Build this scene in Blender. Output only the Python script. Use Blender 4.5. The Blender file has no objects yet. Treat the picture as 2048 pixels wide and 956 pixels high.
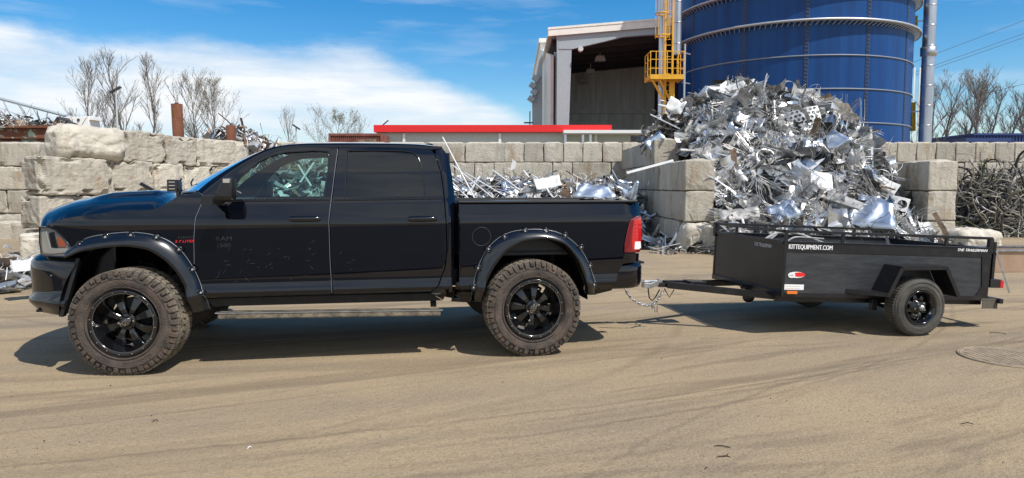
import bpy, bmesh, math, random
import numpy as np
from mathutils import Vector, Matrix, noise, geometry
R = math.radians
random.seed(7)
S = bpy.context.scene
COL = S.collection

# ---------------------------------------------------------------- camera
F_PX = 1400.0; CAM_H = 1.61; PITCH = math.atan(104 / F_PX)
cam = bpy.data.objects.new('camera', bpy.data.cameras.new('camera'))
COL.objects.link(cam); S.camera = cam
cam.location = (0, 0, CAM_H); cam.rotation_euler = (R(90) - PITCH, 0, 0)
cam.data.sensor_width = 36; cam.data.lens = 36 * F_PX / 2048
cam.data.clip_start = .05; cam.data.clip_end = 3000
S.render.resolution_x = 1024; S.render.resolution_y = 478
S.view_settings.view_transform = 'Standard'; S.view_settings.look = 'None'
S.view_settings.gamma = 1; S.view_settings.exposure = 0.08

# ---------------------------------------------------------------- light
LDIR = Vector((-.53, .45, -1)).normalized()
sun = bpy.data.objects.new('sun', bpy.data.lights.new('sun', 'SUN')); COL.objects.link(sun)
sun.data.energy = 4.9; sun.data.angle = R(.55); sun.data.color = (1, .955, .89)
sun.rotation_euler = LDIR.to_track_quat('-Z', 'Y').to_euler()
sun.location = (5, -5, 12)
world = bpy.data.worlds.new('World'); S.world = world; world.use_nodes = True
wn = world.node_tree; wn.nodes.clear()
def wnode(t, **k):
    n = wn.nodes.new(t)
    for a, b in k.items(): setattr(n, a, b)
    return n
def wl(a, b): wn.links.new(a, b)
def wmath(op, a, b=None, c=None, clamp=False):
    n = wnode('ShaderNodeMath', operation=op, use_clamp=clamp)
    for i, v in enumerate((a, b, c)):
        if v is None: continue
        if isinstance(v, (int, float)): n.inputs[i].default_value = v
        else: wl(v, n.inputs[i])
    return n.outputs[0]
out = wnode('ShaderNodeOutputWorld'); bg = wnode('ShaderNodeBackground'); wl(bg.outputs[0], out.inputs[0])
bg.inputs[1].default_value = .1
sky = wnode('ShaderNodeTexSky', sky_type='NISHITA')
sky.sun_disc = False; sky.sun_elevation = R(55); sky.sun_rotation = R(130)
sky.air_density = 1.0; sky.dust_density = .3; sky.ozone_density = 2.2; sky.altitude = 0
hs = wnode('ShaderNodeHueSaturation'); hs.inputs['Saturation'].default_value = 1.52; hs.inputs['Value'].default_value = 1.32
wl(sky.outputs[0], hs.inputs['Color'])
tc = wnode('ShaderNodeTexCoord'); sep = wnode('ShaderNodeSeparateXYZ'); wl(tc.outputs['Generated'], sep.inputs[0])
az = wmath('ARCTAN2', sep.outputs[0], sep.outputs[1])
azn = wmath('MULTIPLY_ADD', az, 1 / (2 * math.pi), .5)
fc = wnode('ShaderNodeFloatCurve')
cu = fc.mapping.curves[0]
pts = [(-3.14, .82), (-1.8, .6), (-.95, .19), (-.63, .180), (-.533, .176), (-.42, .176), (-.34, .174), (-.267, .186), (-.20, .184), (-.159, .170), (-.088, .140), (-.017, .108), (.03, .085), (.09, .055), (.3, .012), (.6, .012), (1.2, .10), (2.0, .6), (3.14, .82)]
while len(cu.points) < len(pts): cu.points.new(.5, .5)
for p, (a, e) in zip(cu.points, pts): p.location = (a / (2 * math.pi) + .5, e)
fc.mapping.update()
wl(azn, fc.inputs['Value'])
edge = fc.outputs[0]
def wnoise(sx, sy, sz, scale, det=6, rough=.55, w=0):
    mp = wnode('ShaderNodeMapping'); mp.inputs['Scale'].default_value = (sx, sy, sz); mp.inputs['Location'].default_value = (w, w, w)
    wl(tc.outputs['Generated'], mp.inputs[0])
    n = wnode('ShaderNodeTexNoise'); n.inputs['Scale'].default_value = scale; n.inputs['Detail'].default_value = det; n.inputs['Roughness'].default_value = rough
    wl(mp.outputs[0], n.inputs['Vector']); return n.outputs['Fac']
n1 = wnoise(1, 1, 3.0, 4.2, 12, .60); n2 = wnoise(1, 1, 6, 2.4, 9, .58, 3); n3 = wnoise(1, 1, 7, 4.5, 6, .55, 9)
e2 = wmath('ADD', edge, wmath('MULTIPLY', wmath('SUBTRACT', n1, .5), .085))
m = wmath('DIVIDE', wmath('SUBTRACT', e2, sep.outputs[2]), .017)
m = wmath('MULTIPLY_ADD', m, .5, .5, True)
mr = wnode('ShaderNodeMapRange', interpolation_type='SMOOTHSTEP'); wl(m, mr.inputs[0])
# thin streaks inside the bank and high wisps over the rest of the sky
inner = wnode('ShaderNodeMapRange'); inner.inputs[1].default_value = .32; inner.inputs[2].default_value = .60; inner.inputs[3].default_value = .42; inner.inputs[4].default_value = 1
wl(n2, inner.inputs[0])
wisp = wnode('ShaderNodeMapRange'); wisp.inputs[1].default_value = .50; wisp.inputs[2].default_value = .82; wisp.inputs[3].default_value = 0; wisp.inputs[4].default_value = .38
wl(n3, wisp.inputs[0])
dens = wmath('MAXIMUM', wmath('MULTIPLY', mr.outputs[0], inner.outputs[0]), wisp.outputs[0])
mix = wnode('ShaderNodeMix', data_type='RGBA'); wl(dens, mix.inputs['Factor']); wl(hs.outputs[0], mix.inputs[6])
cc = wnode('ShaderNodeMix', data_type='RGBA'); cc.inputs[6].default_value = (6.4, 7.5, 8.7, 1); cc.inputs[7].default_value = (9.2, 9.5, 9.8, 1)
crn = wnode('ShaderNodeMapRange'); crn.inputs[1].default_value = .35; crn.inputs[2].default_value = .62; wl(n2, crn.inputs[0]); wl(crn.outputs[0], cc.inputs['Factor'])
wl(cc.outputs[2], mix.inputs[7]); wl(mix.outputs[2], bg.inputs[0])

# ---------------------------------------------------------------- materials
def new_mat(name):
    m = bpy.data.materials.new(name); m.use_nodes = True
    nt = m.node_tree; b = nt.nodes['Principled BSDF']; return m, nt, b
def setp(b, **k):
    for a, v in k.items(): b.inputs[a.replace('_', ' ')].default_value = v
def c4(c): return (*c, 1) if len(c) == 3 else c
def mat(name, col, rough=.5, metal=0, var=0, scale=6, bump=0, bscale=30, col2=None, stretch=(1, 1, 1), thr=(.35, .65), rand=0, coat=0, spec=None, detail=6, world_co=False):
    m, nt, b = new_mat(name)
    setp(b, Base_Color=c4(col), Roughness=rough, Metallic=metal)
    if coat: setp(b, Coat_Weight=coat, Coat_Roughness=.04)
    if spec is not None: b.inputs['Specular IOR Level'].default_value = spec
    N = nt.nodes.new; L = nt.links.new
    if not (var or bump or col2 or rand): return m
    tcn = N('ShaderNodeTexCoord'); mp = N('ShaderNodeMapping'); mp.inputs['Scale'].default_value = stretch
    if world_co:
        g = N('ShaderNodeNewGeometry'); L(g.outputs['Position'], mp.inputs[0])
    else: L(tcn.outputs['Object'], mp.inputs[0])
    oi = N('ShaderNodeObjectInfo')
    if rand:
        ad = N('ShaderNodeVectorMath'); ad.operation = 'SCALE'; cx = N('ShaderNodeCombineXYZ')
        mu = N('ShaderNodeMath'); mu.operation = 'MULTIPLY'; mu.inputs[1].default_value = 37; L(oi.outputs['Random'], mu.inputs[0])
        L(mu.outputs[0], cx.inputs[0]); L(mu.outputs[0], cx.inputs[1]); L(cx.outputs[0], mp.inputs['Location'])
    cur = None
    if col2 or var:
        n = N('ShaderNodeTexNoise'); n.inputs['Scale'].default_value = scale; n.inputs['Detail'].default_value = detail; n.inputs['Roughness'].default_value = .6
        L(mp.outputs[0], n.inputs['Vector'])
        r = N('ShaderNodeMapRange'); r.inputs[1].default_value = thr[0]; r.inputs[2].default_value = thr[1]; L(n.outputs['Fac'], r.inputs[0])
        mx = N('ShaderNodeMix'); mx.data_type = 'RGBA'; L(r.outputs[0], mx.inputs['Factor'])
        a = col; c = col2 or tuple(min(1, v * (1 + var)) for v in col[:3])
        if not col2: a = tuple(v * (1 - var) for v in col[:3])
        mx.inputs[6].default_value = c4(a); mx.inputs[7].default_value = c4(c); cur = mx.outputs[2]
    if rand:
        h = N('ShaderNodeHueSaturation'); r2 = N('ShaderNodeMapRange'); r2.inputs[3].default_value = 1 - rand; r2.inputs[4].default_value = 1 + rand
        L(oi.outputs['Random'], r2.inputs[0]); L(r2.outputs[0], h.inputs['Value'])
        if cur: L(cur, h.inputs['Color'])
        else: h.inputs['Color'].default_value = c4(col)
        cur = h.outputs[0]
    if cur: L(cur, b.inputs['Base Color'])
    if bump:
        n = N('ShaderNodeTexNoise'); n.inputs['Scale'].default_value = bscale; n.inputs['Detail'].default_value = 6; L(mp.outputs[0], n.inputs['Vector'])
        bp = N('ShaderNodeBump'); bp.inputs['Strength'].default_value = bump; bp.inputs['Distance'].default_value = .02
        L(n.outputs['Fac'], bp.inputs['Height']); L(bp.outputs[0], b.inputs['Normal'])
    return m
def glass_mat(name, tint, gloss=(1, 1, 1)):
    m = bpy.data.materials.new(name); m.use_nodes = True; nt = m.node_tree; nt.nodes.clear(); N = nt.nodes.new; L = nt.links.new
    o = N('ShaderNodeOutputMaterial'); t = N('ShaderNodeBsdfTransparent'); g = N('ShaderNodeBsdfGlossy'); x = N('ShaderNodeMixShader'); f = N('ShaderNodeFresnel')
    t.inputs[0].default_value = c4(tint); g.inputs['Roughness'].default_value = .01; g.inputs[0].default_value = c4(gloss); f.inputs[0].default_value = 1.62
    L(f.outputs[0], x.inputs[0]); L(t.outputs[0], x.inputs[1]); L(g.outputs[0], x.inputs[2]); L(x.outputs[0], o.inputs[0]); return m

M = {}
M['paint'] = mat('black blue car paint', (.0022, .0035, .009), .40, 0, coat=1, spec=.0)
def paint_dust():
    m = M['paint']; nt = m.node_tree; b = nt.nodes['Principled BSDF']; N = nt.nodes.new; L = nt.links.new
    b.inputs['Coat Roughness'].default_value = .012; b.inputs['Coat IOR'].default_value = 1.56
    t = N('ShaderNodeTexCoord'); n = N('ShaderNodeTexNoise'); n.inputs['Scale'].default_value = 3.5; n.inputs['Detail'].default_value = 8
    L(t.outputs['Object'], n.inputs['Vector']); s = N('ShaderNodeSeparateXYZ'); L(t.outputs['Object'], s.inputs[0])
    zz = N('ShaderNodeMapRange'); zz.inputs[1].default_value = 1.15; zz.inputs[2].default_value = .5; zz.inputs[3].default_value = .25; zz.inputs[4].default_value = 1; L(s.outputs[2], zz.inputs[0])
    r = N('ShaderNodeMapRange'); r.inputs[1].default_value = .3; r.inputs[2].default_value = .8; r.inputs[4].default_value = .03; L(n.outputs['Fac'], r.inputs[0])
    mu = N('ShaderNodeMath'); mu.operation = 'MULTIPLY'; L(zz.outputs[0], mu.inputs[0]); L(r.outputs[0], mu.inputs[1])
    mx = N('ShaderNodeMix'); mx.data_type = 'RGBA'; mx.inputs[6].default_value = (.0018, .0024, .005, 1); mx.inputs[7].default_value = (.12, .10, .08, 1)
    L(mu.outputs[0], mx.inputs['Factor']); L(mx.outputs[2], b.inputs['Base Color'])
paint_dust()
M['plastic'] = mat('black plastic', (.012, .012, .013), .45)
M['flare'] = mat('black flare plastic', (.003, .004, .006), .25, coat=.55)
M['rivet'] = mat('stainless rivet', (.55, .55, .56), .45, .6)
M['gloss_black'] = mat('gloss black', (.004, .004, .005), .14, coat=.5)
M['under'] = mat('dusty black underbody', (.008, .0075, .007), .8, var=.5, scale=8)
M['inside'] = mat('dark trim', (.03, .031, .034), .75)
M['void'] = mat('black wheel well liner', (.003, .003, .003), .95, spec=.1)
M['edge_glint'] = mat('pale painted edge glint', (.26, .28, .31), .35, .3)  # pale colour standing in for glints along panel edges
M['seat'] = mat('dark seat cloth', (.045, .045, .05), .9, bump=.3)
M['rubber'] = mat('muddy tyre rubber', (.022, .02, .018), .85, col2=(.115, .082, .058), scale=7, thr=(.33, .62), bump=.5, bscale=40)
M['tread'] = mat('dusty tread rubber', (.05, .045, .038), .9, col2=(.21, .175, .125), scale=12, thr=(.3, .6), bump=.5, bscale=50)
M['sidewall'] = mat('mud stained sidewall', (.040, .034, .030), .85, col2=(.115, .084, .065), scale=6, thr=(.36, .66), bump=.4, bscale=60)
M['trailer_tyre'] = mat('dusty trailer tyre', (.045, .043, .04), .85, col2=(.10, .092, .078), scale=6, thr=(.35, .65), bump=.3, bscale=60)
M['rim'] = mat('gloss black wheel', (.005, .005, .006), .16, coat=.6)
M['milled'] = mat('milled aluminium edge', (.62, .62, .64), .2, 1)
M['chrome'] = mat('chrome', (.75, .75, .77), .12, 1)
M['steel'] = mat('galvanised steel', (.5, .51, .52), .38, 1, var=.25, scale=12)
M['glass'] = glass_mat('green tinted glass', (.52, .72, .68))
M['tint'] = glass_mat('dark tinted glass', (.035, .04, .05))
M['mirror'] = mat('mirror glass', (.8, .82, .85), .02, 1)
M['lens'] = mat('smoked lamp lens', (.26, .25, .225), .08, coat=1, col2=(.12, .12, .12), scale=3)
M['lens_clear'] = mat('pale lamp reflector', (.40, .39, .35), .15, .3, coat=1)
M['amber'] = mat('amber lens', (.75, .18, .02), .2, coat=1)
M['amber_dark'] = mat('orange reflector', (.33, .075, .025), .25, coat=1)
M['red_lens'] = mat('red lamp lens', (.55, .008, .012), .10, coat=1)
M['red_deep'] = mat('dark red lens', (.16, .004, .008), .12, coat=1)
M['white'] = mat('white plastic', (.78, .78, .76), .4)
M['red_text'] = mat('red badge', (.75, .03, .03), .4)
M['grey_text'] = mat('dim grey badge', (.05, .052, .055), .35, .6)
M['scratch'] = mat('scratched paint', (.06, .063, .067), .5)
M['ply'] = mat('black stained plywood', (.024, .026, .029), .42, col2=(.055, .058, .063), scale=4, stretch=(1, 1, 5), thr=(.38, .85), bump=.12, bscale=20)
M['tblack'] = mat('black trailer enamel', (.011, .011, .013), .28, col2=(.03, .029, .028), scale=9, thr=(.5, .8))
M['tfront'] = mat('dusty black panel', (.014, .014, .013), .42, col2=(.03, .028, .024), scale=2.2)
M['letter'] = mat('white lettering', (.78, .78, .78), .5)
M['letter_worn'] = mat('worn grey lettering', (.5, .5, .52), .5)
M['alu'] = mat('bright scrap aluminium', (.82, .81, .79), .36, .85, col2=(.40, .39, .37), thr=(.42, .68), scale=3, bump=.15, bscale=9, world_co=True)
M['alu_dull'] = mat('dull scrap aluminium', (.38, .37, .35), .6, .4, var=.35, scale=5, bump=.3, bscale=16, world_co=True)
M['alu_white'] = mat('white coated sheet', (.66, .66, .65), .45, .0, var=.12, scale=4, world_co=True)
M['alu_blue'] = mat('mill finish sheet', (.50, .56, .64), .34, .8, var=.08, scale=2, bump=.08, bscale=5, world_co=True)
M['scrap_dark'] = mat('dark scrap', (.06, .058, .055), .7, .3, var=.5, scale=6, world_co=True)
M['scrap_brown'] = mat('brown scrap', (.22, .15, .10), .7, .2, var=.4, scale=6, world_co=True)
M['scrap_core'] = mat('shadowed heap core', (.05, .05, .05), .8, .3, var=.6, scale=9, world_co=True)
M['cable'] = mat('black cable sheath', (.05, .047, .042), .55)
M['cable_grey'] = mat('grey cable sheath', (.30, .275, .225), .6)
M['cable_green'] = mat('green cable sheath', (.10, .13, .04), .6)
M['rust'] = mat('rusted steel', (.075, .024, .011), .9, col2=(.15, .052, .024), scale=4, stretch=(1, 1, .35), bump=.4, bscale=30)
M['rust_green'] = mat('green paint flaking to rust', (.17, .062, .03), .8, col2=(.33, .40, .33), scale=2.6, thr=(.53, .56), bump=.4)
M['green_post'] = mat('pale green painted post', (.25, .34, .28), .6, var=.15)
M['yellow'] = mat('yellow safety paint', (.72, .37, .02), .5, var=.15, scale=3)
M['yellow_dark'] = mat('worn yellow paint', (.40, .27, .02), .55, var=.15)
M['duct'] = mat('galvanised duct', (.50, .52, .56), .36, .9, var=.15, scale=2, stretch=(1, 1, .2))
M['girder'] = mat('galvanised wind girder', (.50, .52, .55), .45, .6)
M['ring'] = mat('dark ring seam', (.05, .075, .15), .5)
M['ring2'] = mat('grey ring seam', (.20, .23, .28), .5)
M['unseen_ground'] = mat('dark asphalt', (.045, .045, .045), .85, var=.2)  # dark colour of the added out-of-view ground
M['plate_dark'] = mat('dull plate back', (.10, .085, .065), .7)
M['shed_white'] = mat('off white sheeting', (.80, .78, .70), .55, var=.06, scale=2)
M['shed_grey'] = mat('grey steel frame', (.34, .395, .42), .5, var=.06)
M['shed_inner'] = mat('dull inner sheeting', (.74, .78, .75), .7, var=.15, scale=1, stretch=(3, 3, .3))
M['shed_dark'] = mat('dark shed steel', (.04, .042, .046), .7)
M['red'] = mat('red fascia', (.72, .018, .018), .45)
M['office'] = mat('pale grey green siding', (.44, .48, .44), .6, var=.05)
M['white_trim'] = mat('white trim', (.74, .75, .74), .5)
M['container'] = mat('rust red container', (.20, .07, .05), .7, var=.3, scale=3)
M['bluebldg'] = mat('blue cladding', (.02, .045, .16), .5)
M['bark'] = mat('grey brown bark', (.13, .11, .09), .9, var=.3, scale=3)
M['twig'] = mat('twig bark', (.20, .175, .15), .9)
M['bud'] = mat('pale spring buds', (.20, .20, .08), .8)
M['tanbox'] = mat('tan weathered board', (.34, .23, .155), .7, var=.12, scale=3)
M['gravel'] = mat('pale stones', (.30, .25, .185), .85, var=.35, scale=1, rand=.0, world_co=True)
M['twig_dark'] = mat('dry dark twig', (.035, .025, .018), .8)
M['iron'] = mat('dusty cast iron', (.27, .21, .14), .75, var=.2, scale=8, bump=.3)
M['lamp_grey'] = mat('lamp post grey', (.45, .50, .52), .5)
M['light_on'] = mat('pale high bay housing', (.55, .55, .52), .5)

def concrete_mat(name, base, dark, brown, rand):
    m, nt, b = new_mat(name); N = nt.nodes.new; L = nt.links.new
    b.inputs['Roughness'].default_value = .88; b.inputs['Specular IOR Level'].default_value = .25
    t = N('ShaderNodeTexCoord'); oi = N('ShaderNodeObjectInfo'); mp = N('ShaderNodeMapping'); cx = N('ShaderNodeCombineXYZ'); mu = N('ShaderNodeMath'); mu.operation = 'MULTIPLY'; mu.inputs[1].default_value = 61
    L(oi.outputs['Random'], mu.inputs[0]); L(mu.outputs[0], cx.inputs[0]); L(mu.outputs[0], cx.inputs[2]); L(t.outputs['Object'], mp.inputs[0]); L(cx.outputs[0], mp.inputs['Location'])
    def nz(scale, st=(1, 1, 1), det=7, ro=.6):
        q = N('ShaderNodeMapping'); q.inputs['Scale'].default_value = st; L(mp.outputs[0], q.inputs[0])
        n = N('ShaderNodeTexNoise'); n.inputs['Scale'].default_value = scale; n.inputs['Detail'].default_value = det; n.inputs['Roughness'].default_value = ro; L(q.outputs[0], n.inputs['Vector']); return n.outputs['Fac']
    def mr_(s, a, b_, c=0, d=1):
        r = N('ShaderNodeMapRange'); r.inputs[1].default_value = a; r.inputs[2].default_value = b_; r.inputs[3].default_value = c; r.inputs[4].default_value = d; L(s, r.inputs[0]); return r.outputs[0]
    def mx_(f, a, b_):
        x = N('ShaderNodeMix'); x.data_type = 'RGBA'; L(f, x.inputs['Factor'])
        for i, v in ((6, a), (7, b_)):
            if isinstance(v, tuple): x.inputs[i].default_value = c4(v)
            else: L(v, x.inputs[i])
        return x.outputs[2]
    c = mx_(mr_(nz(2.4), .3, .7), base, tuple(v * 1.2 for v in base))
    c = mx_(mr_(nz(4, (1.6, 1.6, .3)), .50, .76, 0, .6), c, dark)
    c = mx_(mr_(nz(1.5, (1, 1, .6)), .56, .68, 0, .7), c, brown)
    c = mx_(mr_(nz(26, det=3), .60, .72, 0, .5), c, dark)
    h = N('ShaderNodeHueSaturation'); L(c, h.inputs['Color']); L(mr_(oi.outputs['Random'], 0, 1, 1 - rand, 1 + rand), h.inputs['Value']); L(h.outputs[0], b.inputs['Base Color'])
    bp = N('ShaderNodeBump'); bp.inputs['Strength'].default_value = .8; bp.inputs['Distance'].default_value = .035; L(nz(14, det=9, ro=.7), bp.inputs['Height']); L(bp.outputs[0], b.inputs['Normal'])
    return m
M['concrete'] = concrete_mat('weathered block concrete', (.435, .395, .325), (.17, .155, .128), (.29, .19, .095), .16)
M['concrete_pale'] = concrete_mat('pale broken concrete', (.49, .45, .375), (.22, .19, .145), (.32, .21, .11), .06)

def ground_mat():
    m, nt, b = new_mat('packed dirt yard'); N = nt.nodes.new; L = nt.links.new
    b.inputs['Roughness'].default_value = .93; b.inputs['Specular IOR Level'].default_value = .15
    g = N('ShaderNodeNewGeometry')
    # bend the coordinates so that tyre tracks sweep in long arcs
    wn_ = N('ShaderNodeTexNoise'); wn_.inputs['Scale'].default_value = .055; wn_.inputs['Detail'].default_value = 1; L(g.outputs['Position'], wn_.inputs['Vector'])
    sb = N('ShaderNodeVectorMath'); sb.operation = 'SUBTRACT'; sb.inputs[1].default_value = (.5, .5, .5); L(wn_.outputs['Color'], sb.inputs[0])
    sc = N('ShaderNodeVectorMath'); sc.operation = 'SCALE'; sc.inputs['Scale'].default_value = 5.0; L(sb.outputs[0], sc.inputs[0])
    ad = N('ShaderNodeVectorMath'); ad.operation = 'ADD'; L(g.outputs['Position'], ad.inputs[0]); L(sc.outputs[0], ad.inputs[1])
    def nz(scale, st=(1, 1, 1), rot=0, det=6, ro=.6, src=None, loc=0):
        q = N('ShaderNodeMapping'); q.vector_type = 'TEXTURE'; q.inputs['Rotation'].default_value = (0, 0, R(rot)); q.inputs['Scale'].default_value = st; q.inputs['Location'].default_value = (loc, loc, 0); L(src or ad.outputs[0], q.inputs[0])
        n = N('ShaderNodeTexNoise'); n.inputs['Scale'].default_value = scale; n.inputs['Detail'].default_value = det; n.inputs['Roughness'].default_value = ro; L(q.outputs[0], n.inputs['Vector']); return n.outputs['Fac']
    def mr_(s, a, b_, c=0, d=1):
        r = N('ShaderNodeMapRange'); r.inputs[1].default_value = a; r.inputs[2].default_value = b_; r.inputs[3].default_value = c; r.inputs[4].default_value = d; L(s, r.inputs[0]); return r.outputs[0]
    def mx_(f, a, b_):
        x = N('ShaderNodeMix'); x.data_type = 'RGBA'; L(f, x.inputs['Factor'])
        for i, v in ((6, a), (7, b_)):
            if isinstance(v, tuple): x.inputs[i].default_value = c4(v)
            else: L(v, x.inputs[i])
        return x.outputs[2]
    c = mx_(mr_(nz(.35, det=4), .35, .65), (.43, .322, .190), (.355, .276, .178))
    c = mx_(mr_(nz(2.2, (9, 1, 1), 17), .45, .75, 0, .5), c, (.225, .18, .125))
    c = mx_(mr_(nz(3.2, (26, 1, 1), 22, det=3, loc=4), .56, .64, 0, .55), c, (.20, .15, .095))
    c = mx_(mr_(nz(2.6, (30, 1, 1), 9, det=2, loc=14), .57, .64, 0, .48), c, (.215, .165, .105))
    c = mx_(mr_(nz(4.0, (34, 1, 1), 40, det=2, loc=24), .62, .70, 0, .3), c, (.22, .17, .12))
    c = mx_(mr_(nz(.7, (3, 1, 1), 14, loc=8), .50, .70, 0, .55), c, (.205, .178, .14))
    c = mx_(mr_(nz(1.1, (5, 1, 1), 20, loc=31), .56, .74, 0, .5), c, (.40, .315, .205))
    c = mx_(mr_(nz(55, det=3, src=g.outputs['Position']), .52, .66, 0, .42), c, (.15, .118, .085))
    c = mx_(mr_(nz(18, det=6, ro=.75, src=g.outputs['Position'], loc=11), .48, .66, 0, .34), c, (.19, .152, .11))
    c = mx_(mr_(nz(160, det=2, src=g.outputs['Position'], loc=90), .50, .68, 0, .5), c, (.14, .112, .082))
    c = mx_(mr_(nz(70, det=2, src=g.outputs['Position'], loc=50), .60, .70, 0, .5), c, (.48, .41, .31))
    # tyre tracks: long arcs pressed in the dirt
    def circ(a, b_, c_):
        ax, ay, bx, by, cx, cy = *a, *b_, *c_; d = 2 * (ax * (by - cy) + bx * (cy - ay) + cx * (ay - by))
        ux = ((ax * ax + ay * ay) * (by - cy) + (bx * bx + by * by) * (cy - ay) + (cx * cx + cy * cy) * (ay - by)) / d; uy = ((ax * ax + ay * ay) * (cx - bx) + (bx * bx + by * by) * (ax - cx) + (cx * cx + cy * cy) * (bx - ax)) / d
        return ux, uy, math.hypot(ax - ux, ay - uy)
    def g2(px, py):
        x = (px - 1024) / F_PX; y = (478 - py) / F_PX; t = -CAM_H / (-math.sin(PITCH) + y * math.cos(PITCH)); return (x * t, (math.cos(PITCH) + y * math.sin(PITCH)) * t)
    brk = mr_(nz(1.1, (3, 1, 1), 15, det=5, ro=.7, src=g.outputs['Position'], loc=77), .40, .62, .15, 1)
    sep2 = N('ShaderNodeVectorMath'); sep2.operation = 'MULTIPLY'; sep2.inputs[1].default_value = (1, 1, 0); L(g.outputs['Position'], sep2.inputs[0])
    for P3_, wd, st_ in ((((250, 950), (900, 893), (1500, 797)), .022, .6), (((240, 935), (900, 878), (1500, 780)), .05, .35), (((560, 882), (1100, 823), (1900, 705)), .02, .65), (((560, 870), (1100, 810), (1900, 692)), .06, .3), (((0, 866), (450, 812), (1000, 745)), .022, .5), (((0, 800), (500, 775), (1000, 735)), .07, .35),
                         (((1280, 892), (1480, 800), (1860, 706)), .022, .55), (((1310, 905), (1520, 812), (1890, 716)), .05, .3), (((1024, 850), (1600, 762), (2048, 684)), .024, .5), (((1100, 930), (1600, 862), (2048, 770)), .03, .45), (((1200, 700), (1600, 690), (2048, 655)), .05, .35), (((0, 925), (400, 900), (900, 830)), .05, .35), (((1330, 560), (1700, 640), (2048, 640)), .04, .3)):
        ux, uy, rr_ = circ(*[g2(*q) for q in P3_]); sv = N('ShaderNodeVectorMath'); sv.operation = 'DISTANCE'; sv.inputs[1].default_value = (ux, uy, 0); L(sep2.outputs[0], sv.inputs[0])
        w1 = N('ShaderNodeMath'); w1.operation = 'SUBTRACT'; w1.inputs[1].default_value = rr_; L(sv.outputs['Value'], w1.inputs[0])
        w0 = N('ShaderNodeMath'); w0.operation = 'MULTIPLY_ADD'; w0.inputs[1].default_value = .12; L(nz(2.5, det=2, src=g.outputs['Position'], loc=uy), w0.inputs[0]); L(w1.outputs[0], w0.inputs[2])
        w2 = N('ShaderNodeMath'); w2.operation = 'ABSOLUTE'; ws_ = N('ShaderNodeMath'); ws_.operation = 'SUBTRACT'; ws_.inputs[1].default_value = .06; L(w0.outputs[0], ws_.inputs[0]); L(ws_.outputs[0], w2.inputs[0])
        f_ = mr_(w2.outputs[0], wd * 1.6, wd * .3, 0, st_); fm = N('ShaderNodeMath'); fm.operation = 'MULTIPLY'; L(f_, fm.inputs[0]); L(brk, fm.inputs[1]); c = mx_(fm.outputs[0], c, (.16, .125, .085))
    L(c, b.inputs['Base Color'])
    b1 = N('ShaderNodeBump'); b1.inputs['Strength'].default_value = .8; b1.inputs['Distance'].default_value = .02; L(nz(40, det=8, ro=.7, src=g.outputs['Position']), b1.inputs['Height'])
    b2 = N('ShaderNodeBump'); b2.inputs['Strength'].default_value = .35; b2.inputs['Distance'].default_value = .03; L(nz(3.2, (26, 1, 1), 22, det=3, loc=4), b2.inputs['Height']); L(b1.outputs[0], b2.inputs['Normal'])
    b3 = N('ShaderNodeBump'); b3.inputs['Strength'].default_value = .35; b3.inputs['Distance'].default_value = .03; L(nz(9, (1.6, 1, 1), 14, det=8, ro=.7), b3.inputs['Height']); L(b2.outputs[0], b3.inputs['Normal'])
    L(b3.outputs[0], b.inputs['Normal']); return m
M['ground'] = ground_mat()
def silo_mat():
    m, nt, b = new_mat('blue enamelled silo sheet'); N = nt.nodes.new; L = nt.links.new
    t = N('ShaderNodeTexCoord'); q = N('ShaderNodeMapping'); q.inputs['Scale'].default_value = (1, 1, .05); L(t.outputs['Object'], q.inputs[0])
    n = N('ShaderNodeTexNoise'); n.inputs['Scale'].default_value = 2.4; n.inputs['Detail'].default_value = 6; L(q.outputs[0], n.inputs['Vector'])
    x = N('ShaderNodeMix'); x.data_type = 'RGBA'; r = N('ShaderNodeMapRange'); r.inputs[1].default_value = .35; r.inputs[2].default_value = .7; L(n.outputs['Fac'], r.inputs[0]); L(r.outputs[0], x.inputs['Factor'])
    x.inputs[6].default_value = (.002, .038, .155, 1); x.inputs[7].default_value = (.003, .060, .22, 1); L(x.outputs[2], b.inputs['Base Color']); b.inputs['Roughness'].default_value = .42; b.inputs['Specular IOR Level'].default_value = .3
    return m
M['silo'] = silo_mat()

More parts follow.
